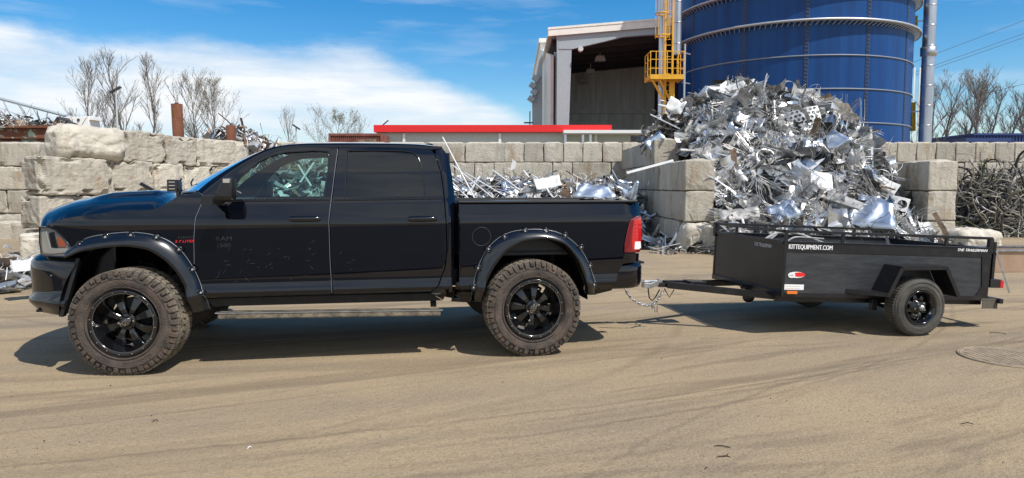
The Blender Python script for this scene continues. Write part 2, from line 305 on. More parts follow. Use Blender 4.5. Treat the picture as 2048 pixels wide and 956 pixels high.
# ---------------------------------------------------------------- mesh helpers
class MB:
    def __init__(s): s.v = []; s.f = []; s.m = []; s.sm = []
    def add(s, vs, fs, m=0, smooth=False):
        o = len(s.v); s.v += [tuple(p) for p in vs]
        for f in fs: s.f.append(tuple(i + o for i in f)); s.m.append(m); s.sm.append(smooth)
    def box(s, c, d, m=0, rot=None, taper=None):
        hx, hy, hz = d[0] / 2, d[1] / 2, d[2] / 2; vs = []
        for z in (-1, 1):
            for y in (-1, 1):
                for x in (-1, 1):
                    k = taper if (taper and z > 0) else 1
                    p = Vector((x * hx * k, y * hy * k, z * hz))
                    if rot is not None: p = rot @ p
                    vs.append((p.x + c[0], p.y + c[1], p.z + c[2]))
        s.add(vs, [(0, 2, 3, 1), (4, 5, 7, 6), (0, 1, 5, 4), (2, 6, 7, 3), (0, 4, 6, 2), (1, 3, 7, 5)], m)
    def bar(s, a, b, w, h, m=0, up=(0, 0, 1)):
        a = Vector(a); b = Vector(b); d = b - a; L = d.length
        if L < 1e-6: return
        x = d / L; z = Vector(up); z = z - x * z.dot(x)
        if z.length < 1e-3: z = Vector((1, 0, 0)) - x * x.x
        z.normalize(); y = z.cross(x); rot = Matrix((x, y, z)).transposed(); s.box((a + b) / 2, (L, w, h), m, rot)
    def tube(s, pts, r, n=8, m=0, cap=True, smooth=True):
        P = [Vector(p) for p in pts]; k = len(P); rs = r if isinstance(r, (list, tuple)) else [r] * k
        up = None; vs = []
        for i, p in enumerate(P):
            t = (P[min(i + 1, k - 1)] - P[max(i - 1, 0)])
            if t.length < 1e-9: t = Vector((0, 0, 1))
            t.normalize()
            if up is None:
                up = Vector((0, 0, 1)) if abs(t.z) < .9 else Vector((1, 0, 0))
            up = up - t * up.dot(t)
            if up.length < 1e-6: up = Vector((1, 0, 0)) - t * t.x
            up.normalize(); q = t.cross(up)
            for j in range(n):
                a = 2 * math.pi * j / n; w = p + (up * math.cos(a) + q * math.sin(a)) * rs[i]; vs.append(w[:])
        fs = [(i * n + j, i * n + (j + 1) % n, (i + 1) * n + (j + 1) % n, (i + 1) * n + j) for i in range(k - 1) for j in range(n)]
        s.add(vs, fs, m, smooth)
        if cap and n > 2: s.add(vs[:n], [tuple(range(n))[::-1]], m); s.add(vs[-n:], [tuple(range(n))], m)
    def cyl(s, a, b, r, n=16, m=0, r2=None): s.tube([a, b], [r, r if r2 is None else r2], n, m)
    def lathe(s, prof, n=48, m=0, axis='y', c=(0, 0, 0), smooth=True, close=False):
        k = len(prof); vs = []
        for (r, h) in prof:
            for j in range(n):
                a = 2 * math.pi * j / n
                p = (r * math.cos(a), h, r * math.sin(a)) if axis == 'y' else (r * math.cos(a), r * math.sin(a), h)
                vs.append((p[0] + c[0], p[1] + c[1], p[2] + c[2]))
        fs = [(i * n + j, i * n + (j + 1) % n, (i + 1) * n + (j + 1) % n, (i + 1) * n + j) for i in range(k - 1) for j in range(n)]
        if axis == 'z': pass
        else: fs = [f[::-1] for f in fs]
        s.add(vs, fs, m, smooth)
    def grid(s, rows, m=0, smooth=True, flip=False):
        a = len(rows); b = len(rows[0]); vs = [p for r in rows for p in r]
        fs = [(i * b + j, i * b + j + 1, (i + 1) * b + j + 1, (i + 1) * b + j) for i in range(a - 1) for j in range(b - 1)]
        if flip: fs = [f[::-1] for f in fs]
        s.add(vs, fs, m, smooth)
    def prism(s, poly, ext, m=0):
        # poly: list of 3-D points in one plane, ext: extrusion vector
        n = len(poly); a = [Vector(p) for p in poly]; e = Vector(ext); vs = [p[:] for p in a] + [(p + e)[:] for p in a]
        s.add(vs, [tuple(range(n))[::-1], tuple(range(n, 2 * n))] + [(i, (i + 1) % n, (i + 1) % n + n, i + n) for i in range(n)], m)
    def mesh(s, name, mats):
        me = bpy.data.meshes.new(name); me.from_pydata(s.v, [], s.f)
        for q in mats: me.materials.append(M[q] if isinstance(q, str) else q)
        if len(mats) > 1: me.polygons.foreach_set('material_index', s.m)
        me.polygons.foreach_set('use_smooth', s.sm); me.update(); return me
    def build(s, name, mats, parent=None, bevel=0, fix=False):
        if isinstance(mats, str): mats = [mats]
        me = s.mesh(name, mats)
        if fix:
            bm = bmesh.new(); bm.from_mesh(me); bmesh.ops.recalc_face_normals(bm, faces=bm.faces); bm.to_mesh(me); bm.free()
        o = bpy.data.objects.new(name, me); COL.objects.link(o)
        if parent: o.parent = parent
        if bevel:
            b = o.modifiers.new('bevel', 'BEVEL'); b.width = bevel; b.segments = 2; b.limit_method = 'ANGLE'; b.angle_limit = R(40)
        return o
def tag(o, label, cat=None, group=None, kind=None):
    if label: o['label'] = label
    if cat: o['category'] = cat
    if group: o['group'] = group
    if kind: o['kind'] = kind
    return o
def empty(name, loc, rot=(0, 0, 0), parent=None):
    o = bpy.data.objects.new(name, None); COL.objects.link(o); o.location = loc; o.rotation_euler = rot; o.empty_display_size = .2
    if parent: o.parent = parent
    return o
def struct(o): o['kind'] = 'structure'; return o
def copy_tree(o, parent=None):
    c = o.copy(); COL.objects.link(c); c.parent = parent
    for ch in list(o.children): copy_tree(ch, c)
    return c
TEXTC = {}
def text_geo(s, size=1, extrude=.0, shear=0, space=1):
    k = (s, extrude, shear, space)
    if k not in TEXTC:
        c = bpy.data.curves.new('t', 'FONT'); c.body = s; c.size = 1; c.extrude = extrude; c.align_x = 'CENTER'; c.align_y = 'CENTER'; c.shear = shear; c.space_character = space; c.resolution_u = 3
        o = bpy.data.objects.new('t', c); me = bpy.data.meshes.new_from_object(o)
        TEXTC[k] = ([tuple(v.co) for v in me.vertices], [tuple(p.vertices) for p in me.polygons])
        bpy.data.objects.remove(o); bpy.data.curves.remove(c); bpy.data.meshes.remove(me)
    v, f = TEXTC[k]; return [(x * size, y * size, z * size) for x, y, z in v], f
# pixel of the 2048 px survey photo -> world ray, ground point, point at a given distance
def ray(px, py):
    x = (px - 1024) / F_PX; y = (478 - py) / F_PX; c, s_ = math.cos(PITCH), math.sin(PITCH)
    return Vector((x, c + y * s_, -s_ + y * c))
def gnd(px, py, z=0):
    d = ray(px, py); t = (z - CAM_H) / d.z; return Vector((d.x * t, d.y * t, z))
def at(px, py, Y):
    d = ray(px, py); t = Y / d.y; return Vector((d.x * t, Y, CAM_H + d.z * t))
def X_(px, Y): return (px - 1024) / F_PX * Y

# ================================================================ THE SETTING: ground
def ground():
    mb = MB(); s = 700
    xs = [-s, -200, -60] + [-30 + i * 1.0 for i in range(61)] + [60, 200, s]
    ys = [-s, -120, -30] + [-6 + i * .8 for i in range(50)] + [60, 140, 300, 900]
    rows = [[(x, y, (noise.noise(Vector((x * .35, y * .35, 0))) * .018 if abs(x) < 31 and -7 < y < 35 else -.02)) for x in xs] for y in ys]
    mb.grid(rows); struct(mb.build('ground', 'ground'))
ground()
mb = MB(); mb.grid([[(-300, 2.0, .022), (300, 2.0, .022)], [(-300, -16, .03), (300, -16, .03)]]); struct(mb.build('unseen_reflection_sheet', 'unseen_ground'))  # added out of view: dark sheet that darkens the body paint's reflections

# ================================================================ TRUCK
ANG = R(11.2)
EU = Vector((math.cos(ANG), math.sin(ANG), 0)); EV = Vector((-math.sin(ANG), math.cos(ANG), 0))
FW = gnd(258, 750); TO = FW + EV * 1.12; WB = 3.565
truck = tag(empty('pickup_truck', TO, (0, 0, ANG)), 'lifted black crew cab pickup truck with riveted arch flares, on muddy oversized tyres', 'pickup truck')
def loc(px, py, y):
    d = ray(px, py); t = (y + TO.dot(EV)) / d.dot(EV); p = d * t; p.z += CAM_H; q = Vector((p.x, p.y, 0)) - TO
    return (q.dot(EU), p.z)
# half width of the body shell as a function of length and height
_zk = [.40, .47, .55, .60, .635, .652, .705, .745, .80, 1.0, 1.2, 1.30, 1.325, 1.42, 1.485, 1.505, 1.6, 1.75, 1.93, 2.05, 2.2]
_wk = [.88, .90, .93, .95, .985, 1.014, 1.003, .990, .992, .998, 1.0, 1.0, .992, .952, .925, .914, .878, .82, .742, .685, .6]
_zt = np.arange(.4, 2.2, .005); _wt = np.interp(_zt, _zk, _wk)
_g = np.exp(-.5 * (np.arange(-8, 9) / 2.3) ** 2); _g /= _g.sum(); _ws = np.convolve(np.pad(_wt, 8, mode='edge'), _g, 'valid')
def W(x, z):
    w = float(np.interp(z, _zt, _ws))
    if x < -.15: w -= .34 * min(1.1, ((-.15 - x) / .80)) ** 2.3
    if x > 4.50: w -= .075 * ((x - 4.50) / .19) ** 2
    if z > .55 and 2.70 < x < 2.86: w -= .09 * ((x - 2.70) / .16) ** 2.5
    return w
def U(px, py, off=0):
    x, z = loc(px, py, -1.0)
    for _ in range(5): x, z = loc(px, py, -(W(x, z) + off))
    return (x, z)
def inpoly(x, z, P):
    c = False; j = len(P) - 1
    for i in range(len(P)):
        if (P[i][1] > z) != (P[j][1] > z) and x < (P[j][0] - P[i][0]) * (z - P[i][1]) / (P[j][1] - P[i][1]) + P[i][0]: c = not c
        j = i
    return c
def dens(P, st, closed=True):
    o = []; n = len(P)
    for i in range(n if closed else n - 1):
        a, b = P[i], P[(i + 1) % n]; d = math.dist(a, b); k = max(1, int(math.ceil(d / st)))
        for j in range(k): o.append(tuple(a[q] + (b[q] - a[q]) * j / k for q in range(len(a))))
    if not closed: o.append(tuple(P[-1]))
    return o
def dist_edge(x, z, P):
    return min(math.hypot(x - p[0], z - p[1]) for p in P)
def shell(name, outline, mat_, parent, holes=(), step=.045, side=-1, off=0., rim=.022, Wf=None):
    Wf = Wf or W
    loops = [dens(outline, step)] + [dens(h, step) for h in holes]
    vs = []; es = []
    for L_ in loops:
        o = len(vs); vs += L_; es += [(o + i, o + (i + 1) % len(L_)) for i in range(len(L_))]
    nb = len(vs); allb = vs[:]
    x0 = min(p[0] for p in outline); x1 = max(p[0] for p in outline); z0 = min(p[1] for p in outline); z1 = max(p[1] for p in outline)
    nx = int((x1 - x0) / step) + 1; nz = int((z1 - z0) / (step * .6)) + 1
    for i in range(1, nx):
        for j in range(1, nz):
            x = x0 + (x1 - x0) * i / nx; z = z0 + (z1 - z0) * j / nz
            if inpoly(x, z, outline) and not any(inpoly(x, z, h) for h in holes) and dist_edge(x, z, allb) > step * .35: vs.append((x, z))
    V2, E2, F2, *_ = geometry.delaunay_2d_cdt([Vector(p) for p in vs], es, [], 0, 1e-5)
    F = []
    for f in F2:
        cx = sum(V2[i][0] for i in f) / len(f); cz = sum(V2[i][1] for i in f) / len(f)
        if inpoly(cx, cz, outline) and not any(inpoly(cx, cz, h) for h in holes): F.append(list(f))
    def nrm(x, z):
        e = .004; gx = (Wf(x + e, z) - Wf(x - e, z)) / (2 * e); gz = (Wf(x, z + e) - Wf(x, z - e)) / (2 * e)
        return Vector((-gx, side, -gz)).normalized()
    P3 = []; NN = []
    for p in V2: P3.append(Vector((p[0], side * (Wf(p[0], p[1]) + off), p[1]))); NN.append(nrm(p[0], p[1]))
    faces = []; ln = []
    cnt = {}
    for f in F:
        a, b, c = (P3[i] for i in f[:3])
        if (b - a).cross(c - a).dot(Vector((0, side, 0))) < 0: f = f[::-1]
        faces.append(tuple(f)); ln += [NN[i] for i in f]
        for i in range(len(f)):
            cnt[(f[i], f[(i + 1) % len(f)])] = 1
    bd = [e for e in cnt if (e[1], e[0]) not in cnt]
    # rounded lip: 5 mm bevel ring whose normals turn outwards, then the return flange
    lip = {}; fl = {}
    outn = {}
    for a, b in bd:
        d = (P3[b] - P3[a]).normalized(); n = d.cross(NN[a])
        for i in (a, b): outn[i] = outn.get(i, Vector()) + n
    nP = list(P3)
    for i in outn:
        n = outn[i].normalized(); outn[i] = n
        lip[i] = len(nP); nP.append(P3[i] + n * .003 - NN[i] * .005)
        fl[i] = len(nP); nP.append(P3[i] + n * .003 - Vector((0, side, 0)) * rim)
    for a, b in bd:
        faces.append((b, a, lip[a], lip[b])); na = (NN[a] + outn[a] * 1.3).normalized(); nb_ = (NN[b] + outn[b] * 1.3).normalized()
        ln += [NN[b], NN[a], na, nb_]
        faces.append((lip[b], lip[a], fl[a], fl[b])); ln += [outn[b], outn[a], outn[a], outn[b]]
    me = bpy.data.meshes.new(name); me.from_pydata([p[:] for p in nP], [], faces); me.materials.append(M[mat_])
    me.polygons.foreach_set('use_smooth', [True] * len(faces)); me.update()
    me.normals_split_custom_set([n[:] for n in ln])
    o = bpy.data.objects.new(name, me); COL.objects.link(o)
    if parent: o.parent = parent
    return o
def UU(L_): return [U(*p) for p in L_]

# panel outlines, surveyed on the near side and used for both sides
hoodline = UU([(90, 453), (104, 445.5), (130, 437), (165, 431), (218, 425), (271, 422), (306, 419), (324, 413), (341, 402), (352, 394.5), (362, 390)])
archF_in = UU([(137, 515), (171, 501), (215, 494), (258, 491), (302, 497), (334, 517), (358, 541), (374, 569), (384, 605), (389, 622)])
archF_out = UU([(137, 498), (159, 481), (183, 472), (223, 466), (262, 463), (302, 467), (338, 479), (366, 502), (390, 538), (403, 570), (410, 592), (421, 618)])
archR_in = UU([(961, 601), (968, 570), (983, 535), (1008, 501), (1042, 481), (1086, 475), (1126, 486), (1150, 516), (1165, 555), (1171, 587)])
archR_out = UU([(940, 600), (944, 575), (957, 527), (973, 496), (998, 472), (1027, 460.5), (1072, 457), (1111, 461.5), (1140, 476), (1165, 501), (1182, 535), (1192, 570), (1194, 588)])
hl = UU([(79, 454), (97, 455), (110, 460), (123, 472), (136, 487), (143, 498), (140.5, 505), (132, 513), (105, 512), (83, 510), (79, 485)])
dseam = UU([(410, 392), (391, 435), (387, 480), (389, 530)])
fend = hoodline + UU([(376, 388.5), (394, 383)]) + UU([(408, 392), (389, 435), (385, 480), (387, 520), (384, 545)]) + [archF_in[i] for i in (7, 6, 5, 4, 3, 2, 1)] + UU([(152, 503), (145, 497), (137, 485.5), (124, 470.5), (111, 458.5), (97, 453.5)])
winF = UU([(469, 400), (466, 388), (470, 372), (481, 355), (517, 324), (541, 312), (573, 304.5), (628, 301.5), (658, 303), (656, 340), (646, 399)])
winR = UU([(694, 302), (747, 300.5), (807, 302), (827, 305), (838, 316), (845, 340), (850, 391), (845, 396), (690, 398.5)])
doorF = UU([(411, 391), (392, 435), (388, 480), (389, 530), (401, 566), (413, 596), (663, 588.5), (659, 520), (656, 440), (662, 397), (668, 350), (675, 295.5), (600, 295.5), (562, 300), (520, 318), (470, 348), (432, 377)])
doorR = UU([(678, 295.5), (671, 350), (665, 400), (660, 440), (663, 520), (667, 588.5), (860, 583), (875, 572), (889, 534), (893, 500), (890, 431), (887, 391), (881, 347), (869, 308), (862, 300), (840, 296.5), (760, 295)])
cabc = UU([(872, 301), (871.5, 308), (884, 347), (890, 391), (893, 431), (896, 500), (892, 536), (877, 575), (862, 586), (886, 600), (893, 585), (905, 560), (909, 500), (911, 407), (908, 379), (902, 340), (895, 310), (884, 295)])
rock = UU([(414, 599), (425, 613), (650, 607), (884, 601), (862, 588), (667, 591.5), (540, 595)])
bedp = UU([(915, 403), (1000, 401.5), (1120, 401.5), (1260, 402), (1273, 404), (1279, 412), (1281, 430), (1266, 433), (1259, 440), (1253, 458), (1247, 488), (1246, 507), (1278, 507), (1277, 522), (1246, 527), (1236, 545), (1223, 581), (1194, 588)]) + archR_in[:0:-1] + UU([(958, 601), (940, 605), (903, 603), (908, 585), (914, 560), (915, 500)])
tlamp = UU([(1281.6, 432), (1268, 435), (1261.5, 440), (1256, 458), (1250, 488), (1249, 504), (1278, 504), (1282, 497), (1283.6, 475), (1283, 445)])
def Wn(x, z): return W(x, z)
for sd in (-1, 1):
    shell('front_fender', fend, 'paint', truck, side=sd)
    d1 = shell('front_door', doorF, 'paint', truck, [winF], side=sd)
    shell('window', winF, 'glass', d1, side=sd, off=-.012, rim=.002)
    d2 = shell('rear_door', doorR, 'paint', truck, [winR], side=sd)
    shell('window', winR, 'tint', d2, side=sd, off=-.010, rim=.002)
    shell('cab_corner', cabc, 'paint', truck, side=sd)
    shell('rocker_panel', rock, 'under', truck, side=sd)
    bd_ = shell('bed_side', bedp, 'paint', truck, side=sd)
    # window rubbers and belt strips
    for (d, wn_, nm) in ((d1, winF, 'window_seal'), (d2, winR, 'window_seal')):
        mb = MB(); loop = dens(wn_, .05); mb.tube([(x, sd * (W(x, z) - .002), z) for x, z in loop + loop[:1]], .0065, 6); mb.build(nm, 'gloss_black', d)
    for (d, a, b) in ((d1, (440, 402.5), (660, 400.5)), (d2, (668, 400.5), (884, 397))):
        mb = MB(); p = dens([U(*a), U(*b)], .1, False); mb.tube([(x, sd * (W(x, z) + .001), z) for x, z in p], .0075, 6); mb.build('belt_strip', 'gloss_black', d)
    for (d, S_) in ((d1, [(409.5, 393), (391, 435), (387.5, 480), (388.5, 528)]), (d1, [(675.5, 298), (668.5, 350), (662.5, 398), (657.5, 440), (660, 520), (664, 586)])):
        mb = MB(); P = dens([U(*q) for q in S_], .05, False); mb.tube([(x, sd * (W(x, z) + .0005), z) for x, z in P], .0018, 5); mb.build('door_edge_glint', 'edge_glint', d)  # thin pale tubes imitate sun glints on the door seams
    # handles: a body coloured cup and a gloss black pull
    for (d, px) in ((d1, 610), (d2, 845)):
        x, z = U(px, 437.5); mb = MB(); y = sd * (W(x, z) + .018)
        mb.tube([(x - .135 + .27 * t, y + sd * (.012 * math.sin(math.pi * t) - .012), z) for t in [i / 10 for i in range(11)]], [.018] + [.026] * 9 + [.018], 10)
        mb.box((x - .03, sd * (W(x, z) + .003), z), (.12, .008, .06)); mb.build('door_handle', 'gloss_black', d, bevel=.003)
# bed lower seam line, fuel door, badges, scratches on the near side
def ripple(px0, py0, px1, py1, r=.0025, m='scratch', parent=truck, name='panel_seam', off=.0):
    a = dens([U(px0, py0), U(px1, py1)], .06, False); mb = MB(); mb.tube([(x, -(W(x, z) + off), z) for x, z in a], r, 5); return mb.build(name, m, parent)
def on_side(pts2d, c, sx, mb, m=0, off=.003, rotdeg=0):
    pass
def side_text(s, px, py, h, m, parent, name, shear=0, wide=1, off=.004, space=1):
    v, f = text_geo(s, h, .01, shear, space); x0, z0 = U(px, py); mb = MB()
    mb.add([(x0 + a * wide, -(W(x0, z0 + b) + off) - c * .15, z0 + b) for a, b, c in v], f); return mb.build(name, m, parent)
badge = side_text('5.7 LITER', 369, 482.8, .030, 'red_text', truck, 'badge', .3, 1.35)
side_text('HEMI', 370, 475, .028, 'grey_text', badge, 'badge_lettering', .2, 2.0)
ds = [c for c in truck.children if c.name == 'front_door'][0]
rb = side_text('RAM', 448, 477.5, .055, 'grey_text', ds, 'badge', 0, 1.25); side_text('1500', 446, 491, .047, 'grey_text', rb, 'badge_lettering', .15, 1.3)
random.seed(3)
mb = MB()
for _ in range(46):
    px = 430 + random.random() ** 1.3 * 250; py = random.uniform(470, 565); L_ = random.uniform(5, 13); a = random.gauss(0 if px > 600 else 35, 22)
    if random.random() < .25: px = random.uniform(610, 720)
    if px > 630 and px < 676: continue
    p0 = U(px, py); p1 = U(px + L_ * math.cos(R(a)), py - L_ * math.sin(R(a)))
    pm = ((p0[0] + p1[0]) / 2 + random.uniform(-.006, .006), (p0[1] + p1[1]) / 2 + random.uniform(-.006, .006))
    mb.tube([(x, -(W(x, z) + .0005), z) for x, z in (p0, pm, p1)], [.0005, .0012, .0005], 4)
mb.build('scratches', 'scratch', ds)['kind'] = 'stuff'
mb = MB(); fx, fz = U(963, 473)
mb.tube([(fx + .088 * math.cos(a), -(W(fx, fz + .088 * math.sin(a)) + .0005), fz + .088 * math.sin(a)) for a in [i * math.pi / 16 for i in range(33)]], .0016, 5); mb.build('fuel_door', 'scratch', [c for c in truck.children if c.name == 'bed_side'][0])

def polyr(P, n):
    d = [0]
    for a, b in zip(P, P[1:]): d.append(d[-1] + math.dist(a, b))
    o = []
    for i in range(n):
        t = d[-1] * i / (n - 1); k = 0
        while k < len(P) - 2 and d[k + 1] < t: k += 1
        u = (t - d[k]) / (d[k + 1] - d[k]); o.append(tuple(P[k][q] + (P[k + 1][q] - P[k][q]) * u for q in range(len(P[0]))))
    return o
def smooth3(P, it=1):
    P = [Vector(p) for p in P]
    for _ in range(it):
        Q = [P[0]]
        for i in range(1, len(P) - 1): Q.append((P[i - 1] + P[i] * 2 + P[i + 1]) / 4)
        P = Q + [P[-1]]
    return P
# ---- cab top: door-top rail, A pillar, roof, windscreen
Dl = [(x, -W(x, z), z) for x, z in UU([(411, 391), (432, 377), (470, 348), (520, 318), (562, 300), (600, 295.5), (676, 295), (760, 294.5), (840, 296), (864, 299.5), (872, 301.5), (884, 295.5)])]
Rl = []
for px, py, y in [(394, 383, -.86), (421, 359, -.83), (453, 339.5, -.80), (485, 320.5, -.77), (517, 303.5, -.74), (550, 291.5, -.71), (600, 286.8, -.69), (696, 286, -.68), (787, 287, -.68), (850, 289, -.69), (884, 295, -.70)]:
    x, z = loc(px, py, y); Rl.append((x, y, z))
nD = 40
Dp = smooth3(polyr(Dl, nD), 2); Rp = smooth3(polyr(Rl, nD), 3)
kW = 17   # where the roof header meets the windscreen
for i, p in enumerate(Rp):
    if p.x < 1.20: kW = i
mb = MB()
rows = []
for i in range(nD):
    a, b = Dp[i], Rp[i]; r = []
    for t in (0, .25, .5, .75, 1): q = a.lerp(b, t); bul = math.sin(math.pi * t) * .012; r.append((q.x, q.y - bul * .5, q.z + bul))
    rows.append(r)
mb.grid(rows); mb.grid([[(x, -y, z) for x, y, z in r] for r in rows], flip=True)
rr = []
NC = 16
for i in range(kW, nD):
    p = Rp[i]; t0 = (i - kW) / (nD - 1 - kW); r = []
    for j in range(NC + 1):
        s = -1 + 2 * j / NC; y = -p.y * s * 1.0; bow = -.11 * (1 - s * s) * max(0, 1 - t0 * 3); cr = (1 - abs(s) ** 2.4) * .035 * min(1, .25 + t0 * 4)
        r.append((p.x + bow, y, p.z + cr))
    rr.append(r)
last = rr[-1]; rr.append([(x + .012, y * .99, z - .02 - .015 * (1 - abs(y))) for x, y, z in last]); rr.append([(x - .02, y * .985, z - .16) for x, y, z in last])
mb.grid(rr); ob = mb.build('roof', 'paint', truck)
# windscreen
ws = []
for i in range(0, kW + 1):
    p = Rp[i]; t = i / kW; r = []
    for j in range(NC + 1):
        s = -1 + 2 * j / NC; r.append((p.x - (.30 * (1 - t) + .11 * t) * (1 - s * s), -p.y * s * .985, p.z - .004 - .015 * (1 - t) * (1 - abs(s)) + (1 - abs(s) ** 2.4) * .035 * .25 * t))
    ws.append(r)
mb = MB(); mb.grid(ws); mb.build('windscreen', 'glass', truck)
mb = MB(); mb.tube([ws[kW][j] for j in range(NC + 1)], .014, 6); mb.tube([ws[0][j] for j in range(NC + 1)], .014, 6); mb.build('windscreen_seal', 'gloss_black', truck)
mb = MB()
for s in (.35, -.25):
    b0 = ws[0][int((s + 1) / 2 * NC)]; mb.tube([b0, (b0[0] + .05, b0[1] - .3, b0[2] + .10), (b0[0] + .13, b0[1] - .55, b0[2] + .13)], .008, 6); mb.build('wiper', 'plastic', truck) if s < 0 else None
mb = MB(); mb.tube([(2.60 + .03 * i, -.10, 2.045 + h) for i, h in enumerate((-.012, .0, .006, .004, -.01))], [.008, .018, .020, .018, .006], 8); mb.build('roof_antenna', 'paint', truck)
# cab back wall and window
mb = MB(); xb = 2.80
zz_ = [.6, .9, 1.2, 1.45, 1.6, 1.75, 1.88, 1.94]; hw = [min(.90, W(2.80, z)) - .012 for z in zz_]; mb.prism([(xb - .02, -w, z) for w, z in zip(hw, zz_)] + [(xb - .02, w, z) for w, z in list(zip(hw, zz_))[::-1]], (.035, 0, 0)); mb.build('cab_back', 'paint', truck)
mb = MB(); mb.box((xb + .02, 0, 1.74), (.01, 1.25, .32)); mb.build('rear_window', 'tint', truck, bevel=.004)

# ---- hood
hx = [p[0] for p in hoodline]; hz = [p[1] for p in hoodline]
def hl_z(x): return float(np.interp(x, hx, hz))
def hood_c(x): return float(np.interp(x, [-.82, -.76, -.68, -.55, -.35, -.1, .15, .30, .45], [1.34, 1.40, 1.445, 1.492, 1.535, 1.552, 1.562, 1.565, 1.56]))
rows = []; NX = 40; NY = 36
for i in range(NX + 1):
    x = -.745 + (hx[-1] + .745) * i / NX; ze = hl_z(x); we = W(x, ze) - .004; zc = hood_c(x); r = []
    for j in range(NY + 1):
        s = -1 + 2 * j / NY; a = abs(s)
        z = ze + (zc - ze) * (1 - a ** 3.2)
        # raised centre dome and two vents
        z += .018 * (1 / (1 + math.exp((a - .42) * 40))) * min(1, (x + .75) * 2)
        if -.42 < x < .22: z += .030 * math.exp(-((a - .50) / .10) ** 4) * min(1, max(0, (x + .42) / .18)) * min(1, max(0, (.22 - x) / .08))
        bow = -.14 * (1 - a * a) * (1 - i / NX) ** 2 - .16 * (1 - a * a) * (i / NX) ** 3 * .6
        r.append((x + bow, s * we, z))
    rows.append(r)
# nose edge rolls down to the grille
nose = [[(x - .012, y * .998, z - .022) for x, y, z in rows[0]], [(x - .016, y * .995, z - .05) for x, y, z in rows[0]]]
mb = MB(); mb.grid(nose[::-1] + rows); hood = mb.build('hood', 'paint', truck)
mb = MB(); mb.grid([[(.30 + .16 * abs(s) ** 2 - .05, s * .84, 1.54), (.42 + .14 * abs(s) ** 2, s * .85, 1.535)] for s in [-1 + i / 8 for i in range(17)]]); mb.build('cowl_panel', 'plastic', truck)
# core support and grille
mb = MB(); mb.box((-.70, 0, 1.22), (.12, 1.30, .33)); mb.box((-.45, 0, .95), (.5, 1.4, .35)); mb.build('grille', 'gloss_black', truck, bevel=.02)
mb = MB()
for y in [-.55 + .1 * i for i in range(12)]: mb.box((-.775, y, 1.21), (.02, .012, .26))
mb.box((-.78, 0, 1.21), (.03, 1.2, .045)); mb.box((-.78, 0, 1.21), (.03, .05, .27)); mb.build('grille_bars', 'plastic', [c for c in truck.children if c.name == 'grille'][0])
# ---- headlights
for sd in (-1, 1):
    h = shell('headlight', hl, 'lens', truck, side=sd, off=-.004, rim=.05)
    mb = MB(); P = UU([(83, 465), (92, 463), (96, 480), (101, 497), (134, 498), (136, 504), (104, 507), (86, 505), (84, 485)])
    shell('lamp_reflector', P, 'lens_clear', h, side=sd, off=.001, rim=.004, step=.03)
    P = UU([(114, 474), (119, 474), (128, 485), (131, 493), (119, 494), (115, 485)]); shell('side_marker', P, 'amber_dark', h, side=sd, off=.0015, rim=.004, step=.03)
    P = UU([(98, 466), (108, 464), (112, 484), (115, 496), (103, 494)]); shell('lamp_bulb', P, 'gloss_black', h, side=sd, off=.0015, rim=.004, step=.03)
    mb = MB(); l2 = dens(hl, .04); mb.tube([(x, sd * (W(x, z) + .001), z) for x, z in l2 + l2[:1]], .005, 5); mb.build('lamp_seal', 'gloss_black', h)
# ---- front bumper: swept section, wheel arch to wheel arch
zb = [.505, .56, .60, .635, .66, .72, .82, .88, .95, .995, 1.02]
ob_ = [-.05, -.01, .018, .012, -.012, -.010, -.008, -.006, -.012, -.045, -.09]
def Wb(x, z): return W(x, .95)
plan = []
for x, y in [(-.40, .985), (-.50, .955), (-.60, .915), (-.715, .865), (-.825, .80), (-.915, .70), (-.965, .58), (-.995, .42), (-1.005, .2), (-1.01, 0)]: plan.append((x, -y))
plan = smooth3([(x, y, 0) for x, y in polyr(plan, 18)], 2); plan = plan + [Vector((p.x, -p.y, 0)) for p in plan[::-1][1:]]
rows = []
for i, p in enumerate(plan):
    t = (plan[min(i + 1, len(plan) - 1)] - plan[max(i - 1, 0)]).normalized(); n = Vector((-t.y, t.x, 0))
    if n.x > 0 and abs(p.y) < .5: n = -n
    if abs(p.y) >= .5 and n.dot(Vector((p.x + .1, p.y, 0))) < 0: n = -n
    lean = .0
    r = []
    for z, o in zip(zb, ob_):
        zz = z - .0 if i not in (0, len(plan) - 1) else z
        q = p + n * o; arch = 0
        r.append((q.x - max(0, 1.0 - z) * .30 * max(0, min(1, (q.x + .75) / .3)), q.y, zz))
    rows.append(r)
mb = MB(); mb.grid(rows)
bump = mb.build('front_bumper', 'paint', truck)
mb = MB()
for sd in (-1, 1):
    mb.bar((-.41, sd * .94, 1.0), (-.565, sd * .94, .50), .07, .03)
mb.box((-.90, 0, .62), (.06, 1.1, .06)); mb.box((-.6, 0, .52), (.5, 1.5, .02)); mb.build('bumper_return', 'plastic', bump)
mb = MB(); x0, z0 = -.66, .845; mb.lathe([(0, 0), (.008, 0), (.01, .004)], 10, c=(x0, -.895, z0)); mb.build('parking_sensor', 'scratch', bump)
